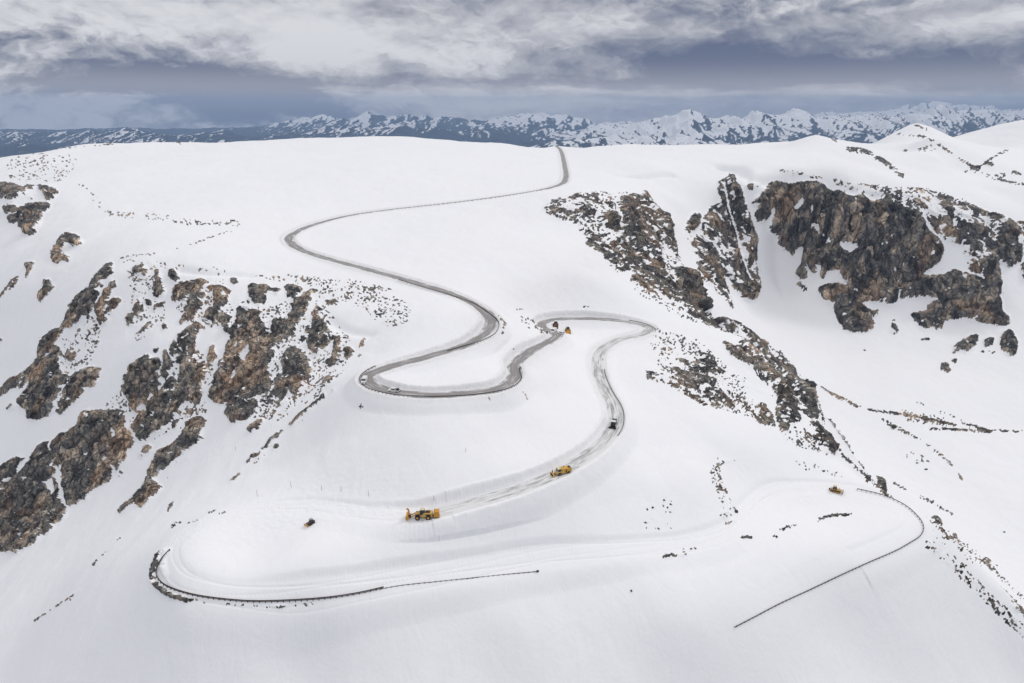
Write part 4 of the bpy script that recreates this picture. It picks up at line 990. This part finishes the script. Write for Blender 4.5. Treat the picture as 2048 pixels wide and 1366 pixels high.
# ================================================================ guardrails: W-beam on posts
def guardrail(pts, label, post=2., h=.85, skip=None, sink=0., name='guardrail', double=False, rail_sink=0.):
    P = [hit(*p) for p in pts]; P = np.array([list(p) for p in P]); P = resample(catmull(P, 8), .5)
    k = np.ones(17)/17
    for i in range(3): P[:, i] = np.convolve(np.pad(P[:, i], 8, mode='edge'), k, 'valid')
    root = empty(name, tuple(P[0]), label=label, cat='guardrail', group='guardrails along the road edge'); o0 = Vector(P[0])
    t = np.gradient(P[:, :2], axis=0); t /= np.linalg.norm(t, axis=1)[:, None]+1e-9; N = np.stack([-t[:, 1], t[:, 0]], 1)
    prof0 = [(0, -.19), (.1, -.14), (.1, -.07), (.0, 0), (.1, .07), (.1, .14), (0, .19), (-.05, .19), (-.05, -.19)]
    for lower in ((0, 1) if double else (0,)):  # double adds a second, thinner dark strip under the rail
        prof = prof0 if not lower else [(a, b*.55-.48) for a, b in prof0]
        m = MB(); rows = []
        for i in range(len(P)):
            rows.append([m.bm.verts.new((P[i, 0]-o0.x+N[i, 0]*a, P[i, 1]-o0.y+N[i, 1]*a, P[i, 2]-o0.z+h-.15+b-sink-rail_sink)) for a, b in prof])
        for a, b in zip(rows[:-1], rows[1:]):
            for j in range(len(prof)): m.bm.faces.new((a[j], a[(j+1) % len(prof)], b[(j+1) % len(prof)], b[j]))
        m.build('rail' if not lower else 'lower_strip', MT['rail'], root)
    s = np.r_[0, np.cumsum(np.linalg.norm(np.diff(P, axis=0), axis=1))]; n = int(s[-1]/post)
    pm = MB().box((0, 0, -.25), (.22, .22, 2.1), bev=.02).build('post', MT['wood'], root)
    for i in range(n+1):
        q = np.array([np.interp(i*post, s, P[:, j]) for j in range(3)]); j = min(len(N)-1, int(np.argmin(np.abs(s-i*post))))
        c = pm if i == 0 else pm.copy()
        if i: COL.objects.link(c); c.parent = root
        c.location = (q[0]-o0.x-N[j, 0]*.14, q[1]-o0.y-N[j, 1]*.14, q[2]-o0.z-sink); c.rotation_euler = (0, 0, math.atan2(t[j, 1], t[j, 0])+random.uniform(-.05, .05))
    return root
guardrail([(345,1097),(326,1112),(313,1132),(313,1150),(325,1168),(350,1181),(385,1191),(430,1199),(500,1204),(580,1203),(660,1196),(720,1186),(772,1175)], 'long dark guardrail curving round the lowest left hairpin', double=True)
guardrail([(755,1178),(800,1171),(850,1164),(930,1156),(1010,1148),(1078,1142)], 'half buried guardrail whose post tops show through the snow beside the lowest road', sink=.42, rail_sink=.3)
guardrail([(1708,979),(1740,985),(1775,995),(1810,1012),(1835,1032),(1846,1052),(1843,1070),(1825,1085),(1790,1102),(1740,1125),(1680,1152),(1620,1180),(1560,1208),(1510,1234),(1463,1258)], 'dark guardrail bending round the right hairpin and running down to its open end')
guardrail([(754,734),(733,743),(719,754),(722,768),(745,780),(790,790),(850,795),(920,793),(980,787),(1015,779),(1035,768),(1042,755),(1038,742),(1040,733)], 'guardrail wrapping the middle hairpin where the vans stand')
guardrail([(795,560),(850,577),(900,590),(945,606),(975,625),(995,640),(999,652),(990,668),(965,682),(930,693),(890,705)], 'guardrail on the outer side of the upper right bend')
guardrail([(1255,640),(1285,646),(1302,653),(1312,660)], 'short guardrail at the end of the upper switchback')
guardrail([(1208,738),(1211,755),(1225,785),(1243,815),(1248,832),(1247,850),(1240,866),(1233,875)], 'rusty guardrail below the road beside the dark plow truck')
# ================================================================ thin snow marker poles
pole0 = None
for i, (a, b, h, tl) in enumerate([(514,992,3.2,.02),(583,975,3.,-.06),(643,980,2.4,.05),(682,982,2.4,.03),(736,992,2.6,-.02),(866,1000,2.4,.04),(930,905,2.0,0),(470,900,2.2,.05)]):
    p = hit(a, b); lab = ['tall thin marker pole nearest the snow slope above the small tractor', 'leaning marker pole second from the left above the plowed bench', 'short marker pole between two taller ones above the bench', 'slim marker pole standing in the slope left of the loader', 'marker pole standing upslope of the loader chute',
                          'bent marker pole just above the loader cab', 'lone marker pole high on the middle snow slope', 'marker pole beside the diagonal line of rocks'][i]
    o = MB().cyl((0, 0, -.3), (0, 0, h), .055, 8).cyl((0, 0, h-.35), (0, 0, h-.1), .062, 8).build('marker_pole', MT['wood'])
    o.location = p; o.rotation_euler = (tl, tl*1.5, 0); tag(o, lab, 'marker pole', 'marker poles on the slope above the bench')
# ================================================================ machines: every builder faces +x, base on z = 0
def ground_frame(px_, py_, ahead, dz=0.):
    """place on the ground at a photo pixel, heading towards a second one"""
    p = hit(px_, py_); q = hit(*ahead); d = q-p; return p+Vector((0, 0, dz)), math.atan2(d.y, d.x)
def wheel(root, x, y, r, w, rim='yellow'):
    t = MB().cyl((0, -w/2, 0), (0, w/2, 0), r, 20)
    for k in range(14):
        a = k/14*2*math.pi; t.box((math.cos(a)*r, 0, math.sin(a)*r), (.10*r+.03, w*.94, .09*r+.03), ry=-a)
    t = t.build('wheel', MT['rubber'], root); t.location = (x, y, r)
    MB().cyl((0, -w/2-.02, 0), (0, w/2+.02, 0), r*.5, 14).cyl((0, -w/2-.05, 0), (0, w/2+.05, 0), r*.16, 10).build('rim', MT[rim], t)
def cab(root, c, d, body, roof, tp=(.86, .9)):
    cb = MB().box((c[0], c[1], c[2]), d, bev=.06, taper=tp).build('cab', MT['glass'], root)
    MB().box((c[0], c[1], c[2]+d[2]/2+.05), (d[0]*.98, d[1]*.98, .14), bev=.05).build('roof', MT[roof], cb)
    fr = MB()
    for sx in (-1, 1):
        for sy in (-1, 1):
            fr.cyl((c[0]+sx*d[0]*.49, c[1]+sy*d[1]*.49, c[2]-d[2]/2), (c[0]+sx*d[0]*.43, c[1]+sy*d[1]*.45, c[2]+d[2]/2), .06, 6)
    fr.box((c[0], c[1], c[2]-d[2]*.42), (d[0]*1.03, d[1]*1.03, d[2]*.22)); fr.build('cab_frame', MT[body], cb); return cb
def blower_head(root, x, w, h, chute=True, colr='orange', chute_h=2.6, lean=.5):
    m = MB()
    m.prism([(x+.9, 0), (x, 0), (x-.15, h*.5), (x, h), (x+.75, h+.05), (x+.7, h-.12), (x+.12, h-.15), (x+.05, h*.5), (x+.12, .1), (x+.9, .1)], -w/2, w/2)
    m.box((x+.45, -w/2, h*.48), (.95, .07, h*.95)).box((x+.45, w/2, h*.48), (.95, .07, h*.95))
    hd = m.build('blower_housing', MT[colr], root)
    a = MB()
    for zz in (h*.28, h*.72):
        a.cyl((x+.5, -w/2, zz), (x+.5, w/2, zz), .09, 8)
        for k in range(16):
            t = k/15; y = -w/2+.1+(w-.2)*t; an = k*1.1
            a.box((x+.5+math.cos(an)*.2, y, zz+math.sin(an)*.2), (.34, .12, .10), ry=-an, rz=.4)
    a.build('auger', MT['black'], root)
    MB().cyl((x-.5, 0, h*.55), (x-.02, 0, h*.55), h*.42, 18).build('impeller_casing', MT['black'], root)
    if chute:
        c = MB(); P = [Vector((x-.25, 0, h*.8)), Vector((x-.2, lean*.2, h+chute_h*.4)), Vector((x-.05, lean*.55, h+chute_h*.8)), Vector((x+.3, lean*1.3, h+chute_h))]
        for a_, b_ in zip(P[:-1], P[1:]): c.cyl(a_, b_+(b_-a_)*.06, .36, 10, .31)
        c.build('discharge_chute', MT[colr], root)
def loader_blower():
    p, rz = ground_frame(843, 1034, (770, 1041)); s = 1.08
    r = empty('wheel_loader', p, rz, label='big yellow wheel loader with snow blower head and rear engine box clearing the lower bench', cat='wheel loader', scale=s)
    b = MB().prism([(-4.1, 1.15), (-4.1, 2.2), (-3.6, 2.45), (-1.0, 2.5), (-.6, 2.0), (-.3, 1.9), (-.3, .95), (-3.4, .8)], -1.15, 1.15).build('rear_body', MT['amber'], r)
    MB().box((-2.4, 0, 2.62), (1.6, 1.3, .25), bev=.05).cyl((-1.4, .75, 2.4), (-1.4, .75, 3.3), .09, 8).build('exhaust', MT['black'], b)
    MB().prism([(-.2, .9), (-.2, 1.8), (.9, 2.2), (2.2, 1.7), (2.3, .9)], -.75, .75).build('front_frame', MT['amber'], r)
    cab(r, (-.45, 0, 2.75), (1.7, 1.6, 1.75), 'black', 'cream')
    for sy in (-.7, .7): MB().prism([(.9, 2.1), (1.2, 2.35), (3.6, 1.15), (3.7, .75), (3.3, .8)], sy-.13, sy+.13).build('lift_arm', MT['amber'], r)
    MB().box((3.85, 0, .95), (.25, 2.3, .9), bev=.04).build('coupler', MT['black'], r)
    for x in (-2.6, 1.25):
        for y in (-1.25, 1.25): wheel(r, x, y, .85, .68)
    for y in (-1.2, 1.2):
        MB().box((-2.6, y, 1.95), (1.9, .62, .08), bev=.02).box((1.2, y, 1.9), (1.6, .62, .08), bev=.02).build('mudguard', MT['black'], r)
    blower_head(r, 4.6, 2.9, 1.6, True, 'orange', 2.7, .6)
    eb = MB().box((-5.5, 0, 1.9), (1.9, 2.3, 2.35), bev=.08).build('engine_box', MT['orange'], r)
    MB().box((-5.5, -1.17, 1.85), (1.3, .05, 1.5)).box((-6.47, 0, 1.85), (.05, 1.6, 1.4)).build('grille', MT['yellow'], eb)
    MB().box((-4.55, 0, 1.05), (1.4, 1.2, .35)).box((-5.5, 0, .55), (2.0, 2.4, .2)).build('tow_frame', MT['black'], r)
    MB().cyl((-5.0, .6, 3.0), (-5.0, .6, 3.6), .08, 8).build('beacon', MT['red_lamp'], r)
def blower_truck():
    p, rz = ground_frame(1124, 947, (1103, 953)); s = 1.0
    r = empty('snowblower_truck', p, rz, label='yellow four wheeled rotary snowblower truck throwing snow below the middle slope', cat='snowblower', scale=s)
    b = MB().prism([(-3.9, .95), (-3.9, 2.5), (-3.6, 2.75), (.6, 2.85), (.9, 2.4), (.9, .85), (-3.4, .85)], -1.2, 1.2).build('engine_house', MT['yellow'], r)
    MB().box((-1.3, -1.22, 1.7), (.55, .06, 1.3)).box((-3.92, 0, 1.7), (.06, 1.7, 1.1)).box((-1.3, 1.22, 1.7), (.55, .06, 1.3)).build('grille', MT['black'], b)
    MB().cyl((-2.4, .5, 2.8), (-2.4, .5, 3.5), .1, 8).cyl((-.8, -.5, 2.8), (-.8, -.5, 3.3), .12, 8).box((-3.2, 0, 2.85), (.8, 1.6, .16)).build('exhaust', MT['black'], b)
    cab(r, (1.75, 0, 2.3), (1.6, 2.1, 1.45), 'cream', 'cream')
    MB().prism([(.9, .7), (.9, 1.55), (2.8, 1.6), (3.2, 1.2), (3.2, .7)], -1.05, 1.05).build('bonnet', MT['yellow'], r)
    for x in (-2.5, 1.7):
        for y in (-1.15, 1.15): wheel(r, x, y, .68, .5, 'steel')
    MB().box((-.5, 0, .72), (7., .8, .22)).build('chassis', MT['black'], r)
    MB().box((3.5, .55, .6), (1.1, .14, .2)).box((3.5, -.55, .6), (1.1, .14, .2)).build('push_arm', MT['black'], r)
    blower_head(r, 4.1, 2.7, 1.1, False, 'amber')
    MB().cyl((4.0, -.9, 1.0), (4.1, -1.35, 2.1), .2, 9, .16).build('discharge_chute', MT['black'], r)
def plow_truck():
    p, rz = ground_frame(1227, 851, (1220, 868))
    r = empty('plow_truck', p, rz, label='dark truck with pale roof and curved black plow blade on the road bend', cat='plow truck')
    MB().box((-1.9, 0, .75), (3.4, 1.0, .3)).build('chassis', MT['black'], r)
    b = MB().prism([(-3.5, .95), (-3.6, 2.3), (-.6, 2.3), (-.6, .95)], -1.15, 1.15).build('bed', MT['grey'], r)
    MB().box((-2.05, 0, 2.34), (2.7, 2.0, .1)).build('load', MT['green'], b)
    cab(r, (.5, 0, 1.95), (1.9, 2.15, 1.6), 'black', 'white')
    MB().prism([(1.4, .7), (1.4, 1.75), (2.4, 1.6), (2.7, 1.35), (2.7, .7)], -1.05, 1.05).build('bonnet', MT['black'], r)
    for x in (-2.4, 1.6):
        for y in (-1.05, 1.05): wheel(r, x, y, .5, .35, 'steel')
    bl = MB(); P = []
    for k in range(7):
        a = -.9+k*.3; P.append((3.7-.35*math.cos(a), .62+.62*math.sin(a)))
    bl.prism(P+[(x+.07, z) for x, z in P[::-1]], -1.8, 1.8); bl.build('plow_blade', MT['black'], r)
    MB().box((3.1, .5, .5), (.8, .12, .15)).box((3.1, -.5, .5), (.8, .12, .15)).build('push_arm', MT['steel'], r)
def pickup(px_, py_, ahead, label, kind='pickup', paint='white', dz=0., cargo=None):
    p, rz = ground_frame(px_, py_, ahead, dz)
    names = {'pickup': 'pickup_truck', 'van': 'van', 'suv': 'suv'}
    r = empty(names[kind], p, rz, label=label, cat={'pickup': 'pickup truck', 'van': 'van', 'suv': 'SUV'}[kind], group='white vehicles parked on the road')
    if kind == 'pickup':
        b = MB().prism([(-2.8, .45), (-2.8, 1.1), (-.9, 1.15), (1.1, 1.15), (2.5, 1.05), (2.75, .85), (2.75, .45)], -.97, .97).build('body', MT[paint], r)
        cab(r, (.15, 0, 1.5), (1.95, 1.75, .75), paint, paint, (.72, .86)); MB().box((-1.85, 0, 1.13), (1.65, 1.6, .06)).build('bed_liner', MT['black'], b)
        if cargo: MB().box((-1.9, 0, 1.45), (1.1, 1.4, .7), bev=.06).build('cargo_box', MT['black'], r)
    elif kind == 'van':
        b = MB().prism([(-2.9, .4), (-2.95, 2.25), (-2.7, 2.45), (1.2, 2.45), (1.9, 1.6), (2.75, 1.3), (2.85, .4)], -1.0, 1.0).build('body', MT[paint], r)
        MB().prism([(1.32, 2.3), (1.95, 1.58), (2.0, 1.62), (1.38, 2.34)], -.88, .88).box((.9, -1.01, 1.85), (.9, .03, .6)).box((.9, 1.01, 1.85), (.9, .03, .6)).build('window', MT['glass'], b)
        MB().box((-2.96, 0, 1.75), (.04, 1.6, .7)).build('rear_window', MT['glass'], b)
    else:
        b = MB().prism([(-2.3, .4), (-2.35, 1.05), (1.0, 1.1), (2.2, .98), (2.4, .8), (2.4, .4)], -.95, .95).build('body', MT[paint], r)
        cab(r, (-.6, 0, 1.42), (3.1, 1.7, .7), paint, paint, (.84, .86))
    for x in (-1.75, 1.7):
        for y in (-.9, .9): wheel(r, x, y, .37, .26, 'steel')
    MB().box((2.72 if kind != 'suv' else 2.4, 0, .55), (.14, 1.8, .25), bev=.03).box((-2.85 if kind != 'suv' else -2.35, 0, .55), (.14, 1.8, .25), bev=.03).build('bumper', MT['black'], r)
    x = -2.83 if kind == 'pickup' else (-2.97 if kind == 'van' else -2.36)
    for sy in (-.85, .85): MB().box((x, sy, .95), (.05, .16, .3)).build('tail_light', MT['red_lamp'], r)
def tracked(px_, py_, ahead, label, name='bulldozer', paint='amber', s=1., blade='steel', blade_y=3.4, cabroof='cream'):
    p, rz = ground_frame(px_, py_, ahead); r = empty(name, p, rz, label=label, cat=name.replace('_', ' '), scale=s)
    for y in (-1.0, 1.0):
        t = MB().prism([(-2.0, .15), (-2.2, .5), (-1.95, .85), (1.3, .95), (1.75, .55), (1.4, .1)], y-.3, y+.3).build('track', MT['black'], r)
        w = MB()
        for x in (-1.7, -1., -.3, .4, 1.15): w.cyl((x, y-.33, .42), (x, y+.33, .42), .24, 10)
        w.build('track_wheels', MT[paint], t)
    MB().prism([(-2.1, .7), (-2.1, 1.35), (-.7, 1.45), (.2, 1.4), (1.9, 1.35), (2.0, .75)], -.68, .68).build('body', MT[paint], r)
    MB().cyl((1.1, .25, 1.35), (1.1, .25, 2.1), .07, 8).build('exhaust', MT['black'], r)
    cab(r, (-.55, 0, 2.0), (1.45, 1.4, 1.35), 'black', cabroof)
    P = [(2.75-.22*math.cos(a), .62+.6*math.sin(a)) for a in np.linspace(-1, 1, 6)]
    MB().prism(P+[(x+.08, z) for x, z in P[::-1]], -blade_y/2, blade_y/2).build('blade', MT[blade], r)
    for y in (-1.45, 1.45): MB().box((1.2, y, .55), (2.9, .14, .22)).build('push_arm', MT[paint], r)
    MB().box((-2.45, 0, .8), (.4, .5, .6)).cyl((-2.7, 0, 1.1), (-2.75, 0, .35), .1, 6, .04).build('ripper', MT['black'], r)
def small_loader(px_, py_, ahead, label, paint='yellow', name='wheel_loader', s=1., headcol='yellow', head='bucket'):
    p, rz = ground_frame(px_, py_, ahead); r = empty(name, p, rz, label=label, cat={'wheel_loader': 'wheel loader', 'tractor': 'tractor', 'snowblower': 'snowblower'}[name], scale=s)
    MB().prism([(-2.9, .85), (-2.9, 1.75), (-1.0, 1.9), (-.1, 1.5), (1.3, 1.3), (1.4, .8)], -.85, .85).build('body', MT[paint], r)
    cab(r, (-.35, 0, 2.3), (1.4, 1.4, 1.4), 'black', 'black' if name == 'tractor' else 'white')
    for x in (-1.75, .95):
        for y in (-1., 1.): wheel(r, x, y, .68, .5, paint)
    for y in (-.5, .5): MB().prism([(.5, 1.5), (.7, 1.7), (2.3, .85), (2.2, .6)], y-.1, y+.1).build('lift_arm', MT[paint], r)
    if head == 'bucket':
        MB().prism([(2.2, .1), (2.15, 1.15), (2.35, 1.25), (2.4, .3), (3.3, .12), (3.3, .02)], -1.3, 1.3).box((2.75, -1.3, .5), (1., .06, .7)).box((2.75, 1.3, .5), (1., .06, .7)).build('bucket', MT[headcol], r)
    else: blower_head(r, 2.6, 2.4, 1.2, True, headcol, 1.3, .3)
loader_blower(); blower_truck(); plow_truck()
pickup(729, 764, (722, 775), 'white van parked inside the guardrail at the left hairpin', 'van')
pickup(786, 783, (770, 781), 'low white pickup with a black box in its bed on the hairpin road', 'pickup', cargo=True)
pickup(1108, 664, (1090, 666), 'white van parked below the rusty red snowblower', 'van')
pickup(1122, 668, (1108, 664), 'white SUV parked beside the yellow loader', 'suv')
small_loader(1111, 655, (1109, 662), 'rusty red snowblower with cream cab standing behind the parked vehicles', 'red', 'snowblower', 1.35, 'red', 'blower')
small_loader(1135, 665, (1141, 673), 'small yellow wheel loader parked right of the white SUV', 'yellow', 'wheel_loader', 1.25)
tracked(1671, 982, (1690, 988), 'yellow bulldozer at the start of the right hairpin guardrail', s=1.15)
tracked(620, 1048, (608, 1056), 'small dark tracked tractor with orange blade alone on the lower bench', name='snow_tractor', paint='brown', s=.78, blade='orange', cabroof='grey')
# ================================================================ loose rocks
def rock_mesh(i, sub=1):
    rs = random.Random(100+i); bm = bmesh.new(); bmesh.ops.create_icosphere(bm, subdivisions=sub, radius=1)
    sx, sy, sz = rs.uniform(.8, 1.35), rs.uniform(.6, 1.), rs.uniform(.45, .8)
    for v in bm.verts:
        k = 1+rs.uniform(-.28, .2); v.co = Vector((v.co.x*sx*k, v.co.y*sy*k, v.co.z*sz*k))
    me = bpy.data.meshes.new('boulder'); bm.to_mesh(me); bm.free(); me.materials.append(MT_ROCK); return me
MT_ROCK = rock_mat("boulder_gneiss", 2.2, -.2, 1.3)
RM = [rock_mesh(i, 2) for i in range(7)]; RL = [rock_mesh(i+20, 1) for i in range(10)]
rs = np.random.RandomState(11)
def scatter():
    w = np.clip(MASK, 0, 1); w = np.where((w > 0) & (w < .5), w, 0); edge_ = np.clip(blur(MASK, 7, 2), 0, 1); w = w+np.where(MASK == 0, np.clip(edge_-.04, 0, .25), 0)*.55
    w[:275] = 0; cdf = np.cumsum(w.ravel()); n = 4200; pick = np.searchsorted(cdf, rs.rand(n)*cdf[-1]); ys, xs = np.divmod(pick, 2048)
    Vs, Fs, off = [], [], 0; big = []
    tm = [(np.array([v.co[:] for v in m.vertices]), np.array([p.vertices[:] for p in m.polygons])) for m in RL]
    for k in range(n):
        q = hit(xs[k]+rs.rand(), ys[k]+rs.rand()); dpt = q.y*CP-(q.z-CZ)*SP
        if q.y < 500 and KD_near(q) < 4.6: continue
        sz = min(6., max(.6, rs.lognormal(-.3, .75)))*.5*dpt/FPX*(.62 if MASK[ys[k], xs[k]] < .17 else 1.)
        v, f = tm[rs.randint(len(tm))]; a = rs.rand()*6.28; c, s = math.cos(a), math.sin(a)
        R = np.array([[c, -s, 0], [s, c, 0], [0, 0, 1]]); 
        big.append((sz/dpt, k, q, sz, a))
        Vs.append((v*sz) @ R.T+np.array(q)+[0, 0, sz*.12]); Fs.append(f+off); off += len(v)
    big.sort(key=lambda t: -t[0]); 
    return Vs, Fs, big
def KD_near(q): return kd.find((q.x, q.y, 0))[2]
Vs, Fs, _big = scatter()
o = np_mesh('scattered_rocks', np.vstack(Vs), np.vstack(Fs), MT_ROCK, False); tag(o, 'countless small dark rocks poking through thin snow', kind='stuff')
BLD = [(1026,699,3.2,'dark round boulder alone on the snow left of the middle road'),(725,815,3.5,'small reddish boulder below the left hairpin guardrail'),(1110,770,0,''),
 (1472,1022,6,'brown boulder at the foot of the speckled rock hook'),(1552,1073,4,'small red brown boulder in the snow inside the right hairpin'),(1262,1181,4,'small dark boulder on the snow below the lowest road'),
 (1728,701,4,'dark boulder alone on the snow apron under the headwall'),(1854,679,7,'dark block standing apart below the headwall'),(1852,938,5,'dark boulder by itself on the bowl floor'),
 (1977,864,6,'large dark boulder where the lines of rock meet at the right edge'),(1788,854,5,'boulder on the upper line of rocks across the bowl'),(287,1045,0,''),(345,1050,4,'dark rock at the lower end of the thin rock line'),
 (380,862,6,'brown boulder in the snow under the bluff slab'),(193,650,5,'lone brown boulder on the snow chute inside the bluff'),(2008,1065,4,'dark boulder low on the right edge slope'),(1993,1131,4,'dark boulder on the slope right of the hairpin'),
 (1075,1142,5,'reddish rock pile at the end of the buried guardrail'),(1305,1015,3.5,'grey boulder on the slope above the lowest road'),(1208,1079,0,'')]
for i, (a, b, s, lab) in enumerate(BLD):
    if not s: continue
    q = hit(a, b); dpt = q.y*CP-(q.z-CZ)*SP; sz = s*.62*dpt/FPX
    o = bpy.data.objects.new('boulder', RM[i % 7]); COL.objects.link(o); o.location = q+Vector((0, 0, sz*.2)); o.scale = (sz,)*3; o.rotation_euler = (rs.rand()*.6, rs.rand()*.6, rs.rand()*6); tag(o, lab, 'boulder')
